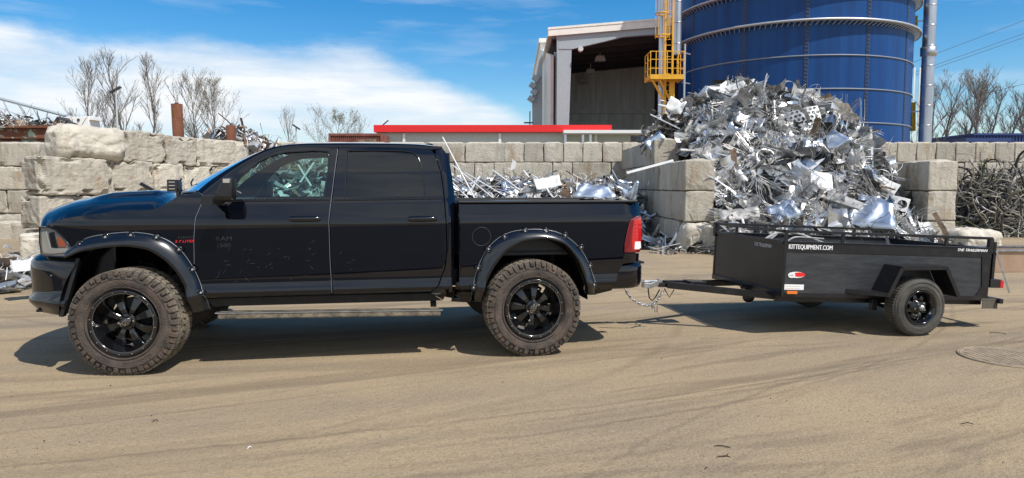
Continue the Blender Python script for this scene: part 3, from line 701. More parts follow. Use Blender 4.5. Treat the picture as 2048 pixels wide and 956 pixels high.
# ---- flares with pocket rivets
def flare(inn, outl, rivets, sd):
    n = 44; A = polyr(outl, n); B = polyr(inn, n); rows = []
    A = [tuple(q[:2]) for q in smooth3([(a[0], a[1], 0) for a in A], 2)]; B = [tuple(q[:2]) for q in smooth3([(a[0], a[1], 0) for a in B], 2)]
    for (ax, az_), (bx_, bz) in zip(A, B):
        wo = W(ax, az_); r = []
        end = 1
        for t, h in ((0, wo - .004), (.02, wo + .012), (.14, 1.040), (.4, 1.068), (.7, 1.090), (.93, 1.100), (1.0, 1.092), (1.0, 1.02)):
            hh = max(wo - .004, wo + (h - 1.0) * 1.0) if t else wo - .004
            r.append((ax + (bx_ - ax) * t, sd * hh, az_ + (bz - az_) * t))
        rows.append(r)
    mb = MB(); mb.grid(rows); f = mb.build('wheel_arch_flare', 'flare', truck)
    mb = MB(); mb.tube([r[1] for r in rows], .0028, 5); mb.build('flare_edge_glint', 'edge_glint', f)  # pale tube imitates the bright reflection along the flare edge
    for px, py in rivets:
        x, z = U(px, py, .045); w = W(x, z) + .052; s_ = sd; mb = MB()
        mb.lathe([(.030, s_ * -.016), (.030, s_ * .002), (.021, s_ * .004), (.019, s_ * -.006)], 14, m=1, c=(x, s_ * w, z)); mb.cyl((x, s_ * (w - .004), z), (x, s_ * (w + .009), z), .0105, 8, 0, r2=.008)
        mb.build('rivet', ['rivet', 'flare'], f)
RF = [(161, 488), (211, 474), (262, 470), (313, 475), (358, 499), (385, 539), (402, 585)]
RR_ = [(947, 575), (956, 536), (977, 498), (1009, 473), (1050, 462), (1091, 461.5), (1130, 470), (1162, 494), (1180, 531), (1188, 569)]
for sd in (-1, 1):
    flare(archF_in, archF_out, RF, sd); flare(archR_in, archR_out, RR_, sd)
# ---- wheel wells
for cx, z1 in ((0, 1.16), (WB, 1.13)):
    mb = MB(); n = 24; ra = .60
    for sd in (-1, 1):
        rows = []
        for i in range(n + 1):
            a = math.pi * (i / n); x = cx + ra * 1.0 * math.cos(a) * (.96); z = .50 + (z1 - .50) * math.sin(a)
            rows.append([(x, sd * .985, z), (x, sd * .45, z)])
        mb.grid(rows, smooth=False)
    mb.box((cx, 0, .88), (1.0, .92, .50)); mb.build('wheel_well', 'void', truck)
# ---- chassis, axles, suspension
mb = MB()
for sd in (-1, 1):
    mb.bar((-.7, sd * .42, .68), (5.0 - .3, sd * .42, .68), .08, .15)
    mb.bar((.55, sd * .72, .62), (2.75, sd * .72, .62), .35, .10)
for x in (-.4, .7, 1.7, 2.6, 3.3, 4.2, 4.6): mb.box((x, 0, .66), (.12, .85, .10))
mb.box((1.6, 0, .74), (2.6, 1.7, .16)); mb.cyl((.0, -.80, .45), (.0, .80, .45), .045, 12); mb.cyl((WB, -.80, .45), (WB, .80, .45), .055, 12)
mb.tube([(WB - .02, y, .45 + 0 * y) for y in (-.18, -.1, 0, .1, .18)], [.08, .14, .17, .14, .08], 14)
mb.cyl((.9, 0, .55), (WB - .1, 0, .47), .04, 10); mb.box((1.0, 0, .58), (.8, .4, .25)); mb.tube([(1.0, .3, .52), (2.4, .35, .50), (3.0, .5, .56), (4.5, .62, .58)], .04, 8)
mb.build('chassis', 'under', truck)
for sd in (-1, 1):
    for cx in (0.05, WB + .12):
        mb = MB(); mb.tube([(cx + .06 * math.cos(k * .9), sd * .66 + .06 * math.sin(k * .9), .50 + k * .011) for k in range(40)], .012, 6); mb.build('coil_spring', 'under', truck)
        mb = MB(); mb.cyl((cx + .15, sd * .66, .42), (cx + .2, sd * .60, 1.0), .028, 10); mb.build('shock_absorber', 'under', truck)
    mb = MB(); mb.bar((.1, sd * .7, .40), (.9, sd * .45, .55), .07, .05); mb.build('control_arm', 'under', truck)
    mb = MB(); mb.bar((WB - .9, sd * .5, .55), (WB - .05, sd * .66, .40), .06, .05); mb.build('control_arm', 'under', truck)
mb = MB(); a = loc(700, 608, -.75); mb.tube([(1.75, -.72, .545), (2.1, -.74, .515), (2.35, -.73, .52), (2.6, -.72, .56)], .008, 6); mb.tube([(2.30, -.73, .515), (2.42, -.74, .525), (2.55, -.73, .545), (2.75, -.7, .59)], .014, 6); mb.cyl((1.78, -.74, .528), (1.92, -.74, .522), .016, 8); mb.cyl((2.02, -.74, .518), (2.1, -.74, .516), .011, 8); mb.build('brake_line', 'under', truck)
# ---- side steps
for sd in (-1, 1):
    (xa, za), (xb_, zb_) = loc(432, 628, -.95), loc(885, 621.5, -.95)
    mb = MB(); mb.bar((xa + .02, sd * .93, za - .012), (xb_ - .02, sd * .93, zb_ - .012), .12, .06); st = mb.build('side_step', 'rust', truck, bevel=.012)
    st.data.materials[0] = M['tread']
    mb = MB(); mb.bar((xa, sd * .975, za + .014), (xb_, sd * .975, zb_ + .014), .04, .010); mb.bar((xa, sd * .93, za + .014), (xb_, sd * .93, zb_ + .014), .10, .006); mb.build('step_trim', 'steel', st)
    for px in (445, 868):
        mb = MB(); x, z = loc(px, 618, -.95); mb.bar((x, sd * .90, za + .0), (x, sd * .72, .66), .055, .03); mb.build('step_bracket', 'under', st)
# ---- rear bumper
rows = []
zr = [.590, .605, .64, .72, .80, .838, .850, .852]
orr = [-.05, -.012, .004, .012, .010, 0, -.03, -.14]
plan = smooth3([(x, y, 0) for x, y in polyr([(4.40, -.975), (4.55, -.97), (4.66, -.945), (4.74, -.88), (4.775, -.78), (4.79, -.5), (4.795, 0)], 16)], 1); plan = plan + [Vector((p.x, -p.y, 0)) for p in plan[::-1][1:]]
for i, p in enumerate(plan):
    t = (plan[min(i + 1, len(plan) - 1)] - plan[max(i - 1, 0)]).normalized(); n = Vector((t.y, -t.x, 0)); r = []
    for z, o in zip(zr, orr):
        q = p + n * o
        sl = (.135 * (1 - (z - .59) / .26)) if abs(p.y) > .96 else 0
        r.append((q.x - (sl if i in (0, 1, len(plan) - 1, len(plan) - 2) else 0), q.y, z))
    rows.append(r)
mb = MB(); mb.grid(rows); rbp = mb.build('rear_bumper', 'paint', truck)
mb = MB(); mb.box((4.64, 0, .842), (.28, 1.7, .02)); mb.box((4.5, 0, .66), (.3, 1.6, .1)); mb.build('bumper_step', 'plastic', rbp)
# exhaust tips and hitch
mb = MB(); mb.tube([(4.45, -.5, .60), (4.75, -.52, .585), (4.84, -.52, .585)], [.035, .04, .042], 14); mb.build('exhaust_tip', 'chrome', truck)
mb = MB(); mb.box((4.72, 0, .56), (.5, .075, .075)); mb.box((5.0, 0, .535), (.20, .06, .03)); mb.cyl((5.06, 0, .53), (5.06, 0, .60), .012, 10); mb.lathe([(0, .055), (.018, .05), (.026, .035), (.026, .025), (.014, .0)], 14, axis='z', c=(5.06, 0, .575)); mb.build('hitch_ball_mount', 'steel', truck)
# ---- bed: inner walls, rails, floor, tailgate
mb = MB()
for sd in (-1, 1):
    mb.box((3.76, sd * .86, 1.20), (1.78, .03, .52)); mb.box((3.765, sd * .905, 1.468), (1.80, .105, .022))
mb.box((2.885, 0, 1.2), (.03, 1.75, .52)); mb.box((3.76, 0, .98), (1.78, 1.75, .03)); mb.build('truck_bed', 'plastic', truck, bevel=.006)
mb = MB()
tg = [[(4.655, s * .90, z) for z in (.86, .95, 1.30, 1.42, 1.46)] for s in [-1 + i / 8 for i in range(17)]]
mb.grid([[(x + .02 * (1 - abs(s) ** 4) + (.012 if .9 < z < 1.35 else 0), y, z) for (x, y, z) in r] for s, r in zip([-1 + i / 8 for i in range(17)], tg)])
mb.box((4.63, 0, 1.455), (.05, 1.70, .03)); mb.box((4.62, 0, 1.16), (.03, 1.70, .58)); tgo = mb.build('tailgate', 'paint', truck)
mb = MB(); mb.box((4.695, 0, 1.33), (.02, .30, .07)); mb.build('tailgate_handle', 'gloss_black', tgo, bevel=.01)
# ---- tail lamps
for sd in (-1, 1):
    t = shell('tail_light', tlamp, 'red_deep', truck, side=sd, off=.006, rim=.05, step=.03)
    P = UU([(1281, 436), (1270, 440), (1266, 460), (1264, 485), (1265, 500), (1277, 500), (1280, 494), (1282, 475), (1282, 450)]); shell('lamp_glow', P, 'red_lens', t, side=sd, off=.011, rim=.01, step=.03)
    P = UU([(1270, 484), (1280, 483), (1281, 495), (1277, 498), (1269, 498)]); shell('reverse_lens', P, 'white', t, side=sd, off=.016, rim=.01, step=.02)
    mb = MB()
    for k in range(5):
        a = U(1268, 450 + k * 7); b = U(1280, 449 + k * 7); mb.tube([(a[0], sd * (W(*a) + .013), a[1]), (b[0], sd * (W(*b) + .013), b[1])], .0022, 4)
    mb.build('lens_ribs', 'red_deep', t)
    mb = MB()
    mb.box((4.655, sd * .88, 1.15), (.03, .10, .32)); mb.build('lamp_wrap', 'red_lens', t, bevel=.006)
# ---- mirrors
def mirror(sd):
    P = {}
    def q(px, py, y=-1.17): x, z = loc(px, py, y); return x, z
    mb = MB(); head = [q(430, 400), (q(434, 384)), q(441, 368), q(449, 357), q(456, 353.5), q(467, 354), q(469.5, 360), q(469.5, 399), q(464, 402), q(440, 402)]
    for yy in (0,): pass
    def ring(off, k, dx=0):
        cx = sum(p[0] for p in head) / len(head); cz = sum(p[1] for p in head) / len(head)
        return [(cx + (x - cx) * k + dx, sd * (1.17 + off), cz + (z - cz) * k) for x, z in head]
    rings = [ring(-.10, .82), ring(-.085, .96), ring(-.02, 1.0), ring(.05, .98), ring(.085, .88), ring(.10, .6)]
    n = len(head)
    for a, b in zip(rings, rings[1:]):
        o = len(mb.v); mb.v += a + b
        for i in range(n): mb.f.append((o + i, o + (i + 1) % n, o + n + (i + 1) % n, o + n + i)); mb.m.append(0); mb.sm.append(True)
    mb.add(rings[0], [tuple(range(n))]); mb.add(rings[-1], [tuple(range(n))])
    m_ = mb.build('side_mirror', 'plastic', truck)
    mb = MB(); x, z = q(452, 397, -1.05); mb.tube([(x - .09, sd * .93, z - .01), (x - .05, sd * 1.03, z - .015), (x, sd * 1.12, z)], [.045, .035, .035], 10); mb.box((x - .13, sd * .925, z - .02), (.20, .03, .10)); mb.build('mirror_arm', 'plastic', m_, bevel=.006)
    cx, cz = q(470.5, 380); mb = MB(); mb.box((cx - .016, sd * 1.17, cz), (.008, .14, .16)); mb.build('mirror_glass', 'mirror', m_)
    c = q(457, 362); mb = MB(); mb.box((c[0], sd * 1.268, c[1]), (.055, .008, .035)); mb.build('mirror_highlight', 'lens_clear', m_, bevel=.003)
mirror(-1); mirror(1)
# ---- cube lamp at the cowl, hood-corner things
def podlight(x, y, z, sd):
    mb = MB(); mb.box((x, y, z), (.085, .10, .105)); mb.box((x + .05, y, z), (.03, .07, .08)); mb.box((x + .04, y, z - .075), (.03, .06, .07)); p = mb.build('cube_lamp', 'gloss_black', truck, bevel=.006)
    mb = MB()
    for i in range(4):
        for j in (-1, 1): mb.cyl((x - .043, y + j * .024, z - .035 + i * .024), (x - .048, y + j * .024, z - .035 + i * .024), .009, 8)
    for i in range(3): mb.box((x - .0, y - .052, z - .03 + i * .03), (.05, .006, .006))
    mb.build('lamp_leds', 'chrome', p)
xx, zz = loc(347, 371, -.80); podlight(xx, -.80, zz, -1); podlight(xx, .80, zz, 1)
mb = MB(); x1, z1 = loc(281, 367, .75); x2, z2 = loc(306, 381, .75); mb.bar((x1, .75, z1), (x2, .75, z2), .03, .035); mb.build('marker_post', 'plastic', truck)
# ---- interior
def seat(x, y):
    mb = MB()
    mb.box((x, y, 1.02), (.52, .50, .16)); mb.box((x + .30, y, 1.34), (.14, .50, .62), rot=Matrix.Rotation(R(14), 3, 'Y')); s = mb.build('seat', 'seat', truck, bevel=.04)
    mb = MB(); mb.box((x + .40, y, 1.74), (.09, .26, .19)); mb.cyl((x + .38, y - .06, 1.6), (x + .39, y - .06, 1.7), .007, 6); mb.cyl((x + .38, y + .06, 1.6), (x + .39, y + .06, 1.7), .007, 6); mb.build('headrest', 'seat', s, bevel=.03)
seat(1.42, -.42); seat(1.42, .42)
mb = MB(); mb.box((2.38, 0, 1.02), (.5, 1.35, .18)); mb.box((2.66, 0, 1.32), (.14, 1.35, .55)); mb.build('rear_bench', 'seat', truck, bevel=.04)
mb = MB(); mb.box((.70, 0, 1.38), (.40, 1.60, .22)); mb.box((.62, 0, 1.47), (.35, 1.55, .06)); mb.box((.92, .02, 1.26), (.25, .35, .35)); mb.box((1.3, 0, 1.10), (.7, .28, .25)); mb.build('dashboard', 'inside', truck, bevel=.04)
mb = MB(); c = Vector((.98, -.42, 1.46)); rt = Matrix.Rotation(R(-66), 3, 'Y')
mb.tube([c + rt @ Vector((.19 * math.cos(a), .19 * math.sin(a), 0)) for a in [i * math.pi / 14 for i in range(29)]], .016, 8)
for a in (0, 2.3, 4.0): mb.bar(c, c + rt @ Vector((.18 * math.cos(a), .18 * math.sin(a), 0)), .05, .02)
mb.cyl(c + rt @ Vector((0, 0, -.03)), c + rt @ Vector((0, 0, .03)), .07, 12); mb.cyl(c, (.75, -.42, 1.37), .03, 8); mb.build('steering_wheel', 'inside', truck)
mb = MB(); mb.box((1.6, 0, .90), (2.3, 1.7, .05))
for sd in (-1, 1): mb.box((1.25, sd * .90, 1.15), (1.0, .05, .60)); mb.box((2.2, sd * .90, 1.15), (.9, .05, .60)); mb.box((1.72, sd * .765, 1.5), (.09, .05, .95), rot=Matrix.Rotation(R(sd * 15), 3, 'X'))
mb.box((2.0, 0, 1.972), (1.45, 1.28, .03)); mb.box((.5, 0, 1.15), (.05, 1.7, .55)); mb.build('cabin_lining', 'inside', truck)
mb = MB(); mb.box((.98, .0, 1.86), (.03, .24, .07)); mb.cyl((1.0, 0, 1.88), (1.06, 0, 1.96), .008, 6); mb.build('rear_view_mirror', 'inside', truck, bevel=.008)

# ---- wheels
def arc_text(mb, s, radius, size, a0, y, m=0, extrude=.012, flip=1):
    v, f = text_geo(s, size, extrude, 0, 1.08)
    out_ = []
    for x, h, d in v:
        a = a0 - flip * x / radius; r_ = radius + flip * h * 1.0
        out_.append((r_ * math.cos(a), y - (d + .01) * .35, r_ * math.sin(a)))
    mb.add(out_, f, m)
def tyre_mesh(RO, w, rr_, lugs=True, mats=('rubber', 'tread', 'sidewall')):
    mb = MB(); h = w / 2; rb_ = RO - .014
    prof = [(rr_, -h * .78), (rr_ + .012, -h * .90), (rr_ + .035, -h * .985), ((rr_ + rb_) / 2, -h * 1.03), (rb_ - .055, -h * 1.0), (rb_ - .03, -h * .955), (rb_ - .008, -h * .86), (rb_, -h * .75), (rb_ + .002, 0), (rb_, h * .75), (rb_ - .008, h * .86), (rb_ - .03, h * .955), (rb_ - .055, h * 1.0), ((rr_ + rb_) / 2, h * 1.03), (rr_ + .012, h * .9), (rr_, h * .78)]
    mb.lathe(prof[:5], 96, 2); mb.lathe(prof[4:12], 96, 0); mb.lathe(prof[11:], 96, 2)
    def blk(a, da, y0, y1, r0, r1, skew=0, m=1, y0b=None):
        vs = []
        for r_ in (r0, r1):
            for yy, sk in ((y0, 0), (y1, skew)):
                for s in (-1, 1):
                    aa = a + s * da / 2 * (1 if r_ == r0 else .9) + sk; vs.append((r_ * math.cos(aa), yy, r_ * math.sin(aa)))
        mb.add(vs, [(0, 1, 3, 2), (4, 6, 7, 5), (0, 4, 5, 1), (2, 3, 7, 6), (0, 2, 6, 4), (1, 5, 7, 3)], m)
    if lugs:
        N = 50
        for i in range(N):
            a = 2 * math.pi * i / N; d = 2 * math.pi / N
            for s in (-1, 1):
                ln_ = .96 if i % 2 else 1.0
                blk(a + (0 if s < 0 else d / 2), d * .88, s * h * .62, s * h * .93, rb_ - .006, RO - .002, 0)
                # side biters on the shoulder
                q = .034 if i % 2 else .016; vs = []
                aa = a + (0 if s < 0 else d / 2); dd = d * (.80 if i % 2 else .66)
                for (r_, yy) in ((RO - .004, s * h * .925), (RO - .030, s * h * 1.03), (RO - .030 - q, s * h * 1.05), (RO - .034 - q, s * h * .99), (RO - .05, s * h * .9)):
                    for k in (-1, 1): b_ = aa + k * dd / 2 * (1 if r_ > RO - .035 else .8); vs.append((r_ * math.cos(b_), yy, r_ * math.sin(b_)))
                mb.add(vs, [(0, 1, 3, 2), (2, 3, 5, 4), (4, 5, 7, 6), (0, 2, 4, 6, 8), (1, 9, 7, 5, 3)], 2 if i % 2 else 0)
            for y0, y1, sk, of in ((-.56, -.24, .05, .2), (-.18, .14, -.05, .6), (.20, .56, .05, .35)):
                blk(a + of * d, d * .78, y0 * h, y1 * h, rb_ - .006, RO, sk)
        # thin moulded ribs
        for rr in (rr_ + .028, rb_ - .062): mb.lathe([(rr - .003, -h * 1.0), (rr, -h * 1.045), (rr + .003, -h * 1.0)], 96, 2)
        arc_text(mb, 'RECON GRAPPLER', .345, .030, R(-78), -h * 1.015, 2, flip=-1); arc_text(mb, 'RECON GRAPPLER', .335, .034, R(120), -h * 1.01, 2); arc_text(mb, 'NITTO', .335, .036, R(20), -h * 1.01, 2)
    else:
        for y0 in (-.7, -.42, -.14, .14, .42):
            N = 60
            for i in range(N): a = 2 * math.pi * i / N; blk(a, 2 * math.pi / N * .8, y0 * h, (y0 + .22) * h, rb_ - .004, RO, .02)
        for rr in (rr_ + .02, rr_ + .05, rb_ - .03): mb.lathe([(rr - .003, -h * 1.0), (rr, -h * 1.045), (rr + .003, -h * 1.0)], 72, 2)
        arc_text(mb, 'ST205', .27 * RO / .33, .022, R(10), -h * 1.01, 2); arc_text(mb, 'RADIAL', .27 * RO / .33, .022, R(190), -h * 1.01, 2)
    return mb.mesh('tyre', mats)
def rim_mesh():
    mb = MB(); h = .155
    # lip, barrel, back
    mb.lathe([(.283, -h + .006), (.286, -h - .004), (.280, -h - .010), (.258, -h - .008), (.2535, -h - .001)], 72, 0)
    mb.lathe([(.2535, -h - .001), (.249, -h + .02), (.236, -h + .06), (.230, -h + .13), (.226, h - .02), (.25, h)], 72, 0)
    mb.lathe([(.2545, -h - .0035), (.2525, -h - .0035)], 72, 1); mb.lathe([(.2865, -h - .0045), (.2855, -h - .0075)], 72, 1)
    # spokes
    ys = -h + .095
    for k in range(8):
        a = 2 * math.pi * k / 8 + .21
        def pt(r_, t, y): return (r_ * math.cos(a) - t * math.sin(a), y, r_ * math.sin(a) + t * math.cos(a))
        st_ = [(.050, .020, ys - .012), (.11, .026, ys - .020), (.17, .036, ys - .012), (.234, .050, ys + .012)]
        rows = []
        for r_, w_, y in st_:
            rows.append([pt(r_, -w_, y + .040), pt(r_, -w_, y + .006), pt(r_, -w_ + .006, y), pt(r_, w_ - .006, y), pt(r_, w_, y + .006), pt(r_, w_, y + .040)])
        mb.grid(rows, 0, smooth=False)
        for sg in (-1, 1):
            rows = [[pt(r_, sg * (w_ + .0004), y + .008), pt(r_, sg * (w_ - .0085), y - .0016)] for r_, w_, y in st_[1:]]
            mb.grid(rows, 1, smooth=False)
        # milled window arc between spokes
        a2 = a + math.pi / 8
        if k % 1 == 0:
            mb.add([(.2335 * math.cos(a2 + t), ys + .006 + s * .018, .2335 * math.sin(a2 + t)) for t in [-.17 + .034 * i for i in range(11)] for s in (0, 1)], [(2 * i, 2 * i + 1, 2 * i + 3, 2 * i + 2) for i in range(10)], 1)
    mb.lathe([(.062, ys + .02), (.075, ys), (.075, ys - .02), (.060, ys - .028), (.0, ys - .028)], 36, 0)
    mb.lathe([(.046, ys - .025), (.044, ys - .048), (.034, ys - .056), (0, ys - .057)], 28, 0)
    for k in range(6):
        a = 2 * math.pi * k / 6; mb.cyl((.062 * math.cos(a), ys - .02, .062 * math.sin(a)), (.062 * math.cos(a), ys - .045, .062 * math.sin(a)), .009, 8, 1 if k % 3 == 0 else 0)
    v, f = text_geo('MOTO', .046, .02, 0); ca, sa = math.cos(R(25)), math.sin(R(25))
    v2 = [((x * .75 * ca - z * sa * 1.1), ys - .0572 - e * .1 - .001, x * .75 * sa + z * ca * 1.1) for x, z, e in v]; mb.add(v2, f, 1)
    v, f = text_geo('METAL', .016, .02, 0); v2 = [((x * ca - (z - .022) * sa), ys - .0572 - e * .1 - .001, x * sa + (z - .022) * ca) for x, z, e in v]; mb.add(v2, f, 1)
    for k in range(16):
        a = 2 * math.pi * (k + .3) / 16; c = (.269 * math.cos(a), .269 * math.sin(a)); mb.cyl((c[0], -h - .006, c[1]), (c[0], -h - .016, c[1]), .0066, 8, 1, r2=.005)
    return mb.mesh('rim', ['rim', 'milled'])
def disc_mesh():
    mb = MB(); mb.lathe([(.08, .0), (.17, .0), (.17, .025), (.08, .025)], 36, 0); mb.lathe([(.0, -.03), (.07, -.03), (.08, .0), (.08, .06), (0, .06)], 24, 0); mb.box((.0, .01, .15), (.16, .09, .09), 0); return mb.mesh('wheel', ['under'])
TY = tyre_mesh(.4585, .325, .282); RM = rim_mesh(); DM = disc_mesh()
def mk(name, me, parent): o = bpy.data.objects.new(name, me); COL.objects.link(o); o.parent = parent; return o
k = 0
for cx in (0, WB):
    for sd in (-1, 1):
        w_ = mk('wheel', DM, truck); w_.location = (cx, sd * (1.12 - .125), .4565)
        st = R(-7.5) if cx == 0 else 0; roll = (R(-8), R(40), R(152), R(200))[k]
        w_.rotation_euler = (0, roll, (math.pi if sd > 0 else 0) + st); w_.rotation_mode = 'XYZ'
        mk('tyre', TY, w_); mk('rim', RM, w_); k += 1

# ================================================================ TRAILER
TA = R(10.2); TP = R(2.5)
tev = Vector((-math.sin(TA), math.cos(TA), 0))
TT = gnd(1838, 674) + tev * 1.06
trailer = tag(empty('utility_trailer', TT, (0, TP, TA)), 'small black single axle box trailer with plywood sides, hitched behind the pickup', 'trailer')
TMI = (Matrix.Translation(TT) @ Matrix.Rotation(TA, 4, 'Z') @ Matrix.Rotation(TP, 4, 'Y')).inverted()
def tl(px, py, y):
    o = TMI @ Vector((0, 0, CAM_H)); d = TMI.to_3x3() @ ray(px, py); t = (y - o.y) / d.y; p = o + d * t; return (p.x, p.z)
BY = .785                    # half width of the box
XF = tl(1565, 530, -BY)[0]; XR = tl(1980, 530, -BY)[0]
ZB = .375; ZT = tl(1700, 487, -BY)[1]; ZRAIL = ZT + .11
mb = MB(); mb.box(((XF + XR) / 2, -BY, (ZB + ZT) / 2 - .01), (XR - XF - .05, .016, ZT - ZB - .05)); mb.build('side_panel', 'ply', trailer)
mb = MB(); mb.box(((XF + XR) / 2, BY, (ZB + ZT) / 2 - .01), (XR - XF - .05, .016, ZT - ZB - .05)); mb.build('side_panel', 'ply', trailer)
mb = MB(); mb.box((XF + .01, 0, (ZB + ZT) / 2), (.016, BY * 2 - .02, ZT - ZB - .02)); fp = mb.build('front_panel', 'tfront', trailer)
mb = MB(); mb.box((XR - .03, 0, (ZB + ZT) / 2), (.03, BY * 2 - .06, ZT - ZB)); mb.build('rear_gate', 'tblack', trailer)
mb = MB(); mb.box(((XF + XR) / 2, 0, ZB + .03), (XR - XF - .06, BY * 2 - .06, .02)); mb.build('trailer_floor', 'ply', trailer)
mb = MB()
for sd in (-1, 1):
    y = sd * (BY + .006)
    mb.box(((XF + XR) / 2, y, ZT - .055), (XR - XF, .012, .115)); mb.box(((XF + XR) / 2, sd * (BY - .005), ZT), (XR - XF, .055, .012)); mb.box(((XF + XR) / 2, y - sd * .004, ZB + .02), (XR - XF, .03, .05))
    mb.box((XF + .012, sd * (BY + .004), (ZB + ZT) / 2), (.035, .03, ZT - ZB)); mb.prism([(XR - .01, y - .012, ZT), (XR - .13, y - .012, ZT - .10), (XR - .10, y - .012, ZB + .15), (XR - .20, y - .012, ZB), (XR - .01, y - .012, ZB)], (0, .024, 0))
mb.box((XF, 0, ZT - .01), (.03, BY * 2, .035)); mb.box((XF, 0, ZB + .02), (.04, BY * 2, .06))
mb.build('box_frame', 'tblack', trailer, bevel=.003)
mb = MB()
for sd in (-1, 1):
    mb.bar((XF, sd * BY, ZRAIL), (XR, sd * BY, ZRAIL), .030, .030)
    for t in (.0, .27, .77): mb.box((XF + (XR - XF) * t + (.02 if t == 0 else 0), sd * BY, (ZT + ZRAIL) / 2), (.035, .03, ZRAIL - ZT - .01))
    mb.box((XR - .02, sd * BY, (ZT + ZRAIL) / 2 - .03), (.055, .045, ZRAIL - ZT + .06))
mb.bar((XF, -BY + .016, ZRAIL - .002), (XF, BY - .016, ZRAIL - .002), .028, .028); mb.box((XF - .005, BY, ZRAIL - .07), (.05, .06, .18)); mb.box((XF, .25, (ZT + ZRAIL) / 2), (.03, .03, .10))
mb.build('top_rail', 'tblack', trailer, bevel=.003)
# fenders, with the slanted ends and the small step plate ahead of the wheel
yo = BY + .012
for sd in (-1, 1):
    ins = [tl(1740, 580, -yo), tl(1768, 526.5, -yo), tl(1856, 527.5, -yo), tl(1885, 588, -yo)]
    ous = [tl(1778, 593, -yo - .28), tl(1806, 534.5, -yo - .28), tl(1893, 532, -yo - .28), tl(1914, 592, -yo - .28)]
    ous = [(a[0], b[1] if i in (1, 2) else b[1]) for i, (a, b) in enumerate(zip(ous, ous))]
    mb = MB(); rows = [[(i_[0], sd * yo, i_[1]), (o_[0], sd * (yo + .28), o_[1])] for i_, o_ in zip(ins, ous)]
    fx_ = [(a[0] + b[0]) / 2 for a, b in zip(ins, ous)]; fz_ = [(a[1] + b[1]) / 2 for a, b in zip(ins, ous)]
    rows = [[(x, sd * yo, z), (x, sd * (yo + .28), z)] for x, z in zip(fx_, fz_)]
    rows2 = [[(x, y, z - .006) for x, y, z in r] for r in rows]
    mb.grid(rows, smooth=False); mb.grid(rows2, smooth=False)
    for a, b in zip(rows, rows[1:]): mb.bar(Vector(a[1]) + Vector((0, 0, -.018)), Vector(b[1]) + Vector((0, 0, -.018)), .006, .042)
    x0, z0 = fx_[0], fz_[0]; mb.prism([(x0 - .30, sd * yo, z0 + .02), (x0, sd * yo, z0 + .02), (x0, sd * (yo + .28), z0 + .02)], (0, 0, -.008))
    mb.bar((x0 - .30, sd * (yo + .0), z0 - .0), (x0, sd * (yo + .28), z0 - .0), .006, .045)
    mb.build('fender', 'tblack', trailer)
# frame, axle, tongue
mb = MB()
for sd in (-1, 1):
    mb.box(((XF + XR) / 2, sd * (BY - .10), ZB - .03), (XR - XF, .05, .075)); mb.bar((XF + .35, sd * (BY - .10), ZB - .04), (XF - .98, sd * .05, ZB + .005), .05, .075)
    mb.box((0, sd * (BY - .10), ZB - .09), (.12, .06, .08)); mb.tube([(-.36, sd * (BY - .02), ZB - .06), (-.18, sd * (BY - .02), ZB - .10), (0, sd * (BY - .02), ZB - .105), (.18, sd * (BY - .02), ZB - .10), (.36, sd * (BY - .02), ZB - .06)], .022, 6)
    mb.box((-.38, sd * (BY + .01), ZB - .07), (.06, .06, .12)); mb.box((.38, sd * (BY + .01), ZB - .06), (.05, .05, .08))
mb.cyl((0, -BY - .05, .315), (0, BY + .05, .315), .03, 10); mb.box((XF - .80, 0, ZB + .0), (.55, .09, .05)); mb.box((XF - .62, 0, ZB + .02), (.2, .2, .07))
mb.build('trailer_frame', 'tblack', trailer, bevel=.003)
hx_, hz_ = tl(1290, 572, 0)
mb = MB(); mb.bar((XF - 1.05, 0, ZB + .035), (hx_ + .03, 0, hz_ + .0), .075, .055, 0); mb.box((hx_ + .02, 0, hz_ + .01), (.10, .09, .06)); mb.bar((hx_ - .02, 0, hz_ + .06), (hx_ + .14, 0, hz_ + .065), .03, .015)
mb.bar((hx_ + .08, 0, hz_ + .02), (hx_ + .08, 0, hz_ + .07), .02, .02); mb.build('coupler', 'steel', trailer, bevel=.004)
mb = MB(); mb.tube([(hx_ + .02, -.05, hz_ - .02), (hx_ + .04, -.05, hz_ - .13), (hx_ + .08, -.05, hz_ - .16), (hx_ + .12, -.05, hz_ - .11), (hx_ + .16, -.05, hz_ - .03)], .008, 6)
mb.tube([(hx_ + .22, -.04, hz_ - .02), (hx_ + .28, -.06, hz_ - .12), (hx_ + .34, -.04, hz_ - .03)], .006, 6); mb.build('coupler_hook', 'plastic', trailer)
mb = MB(); jx, jz = tl(1497, 593, -.12)
mb.lathe([(0, -.025), (.065, -.025), (.07, -.015), (.07, .015), (.065, .025), (0, .025)], 20, c=(jx, -.12, jz)); mb.box((jx, -.12, jz + .04), (.05, .09, .10)); mb.cyl((jx - .1, -.12, ZB + .01), (jx + .35, -.12, ZB - .01), .026, 10); mb.build('jockey_wheel', 'tblack', trailer)
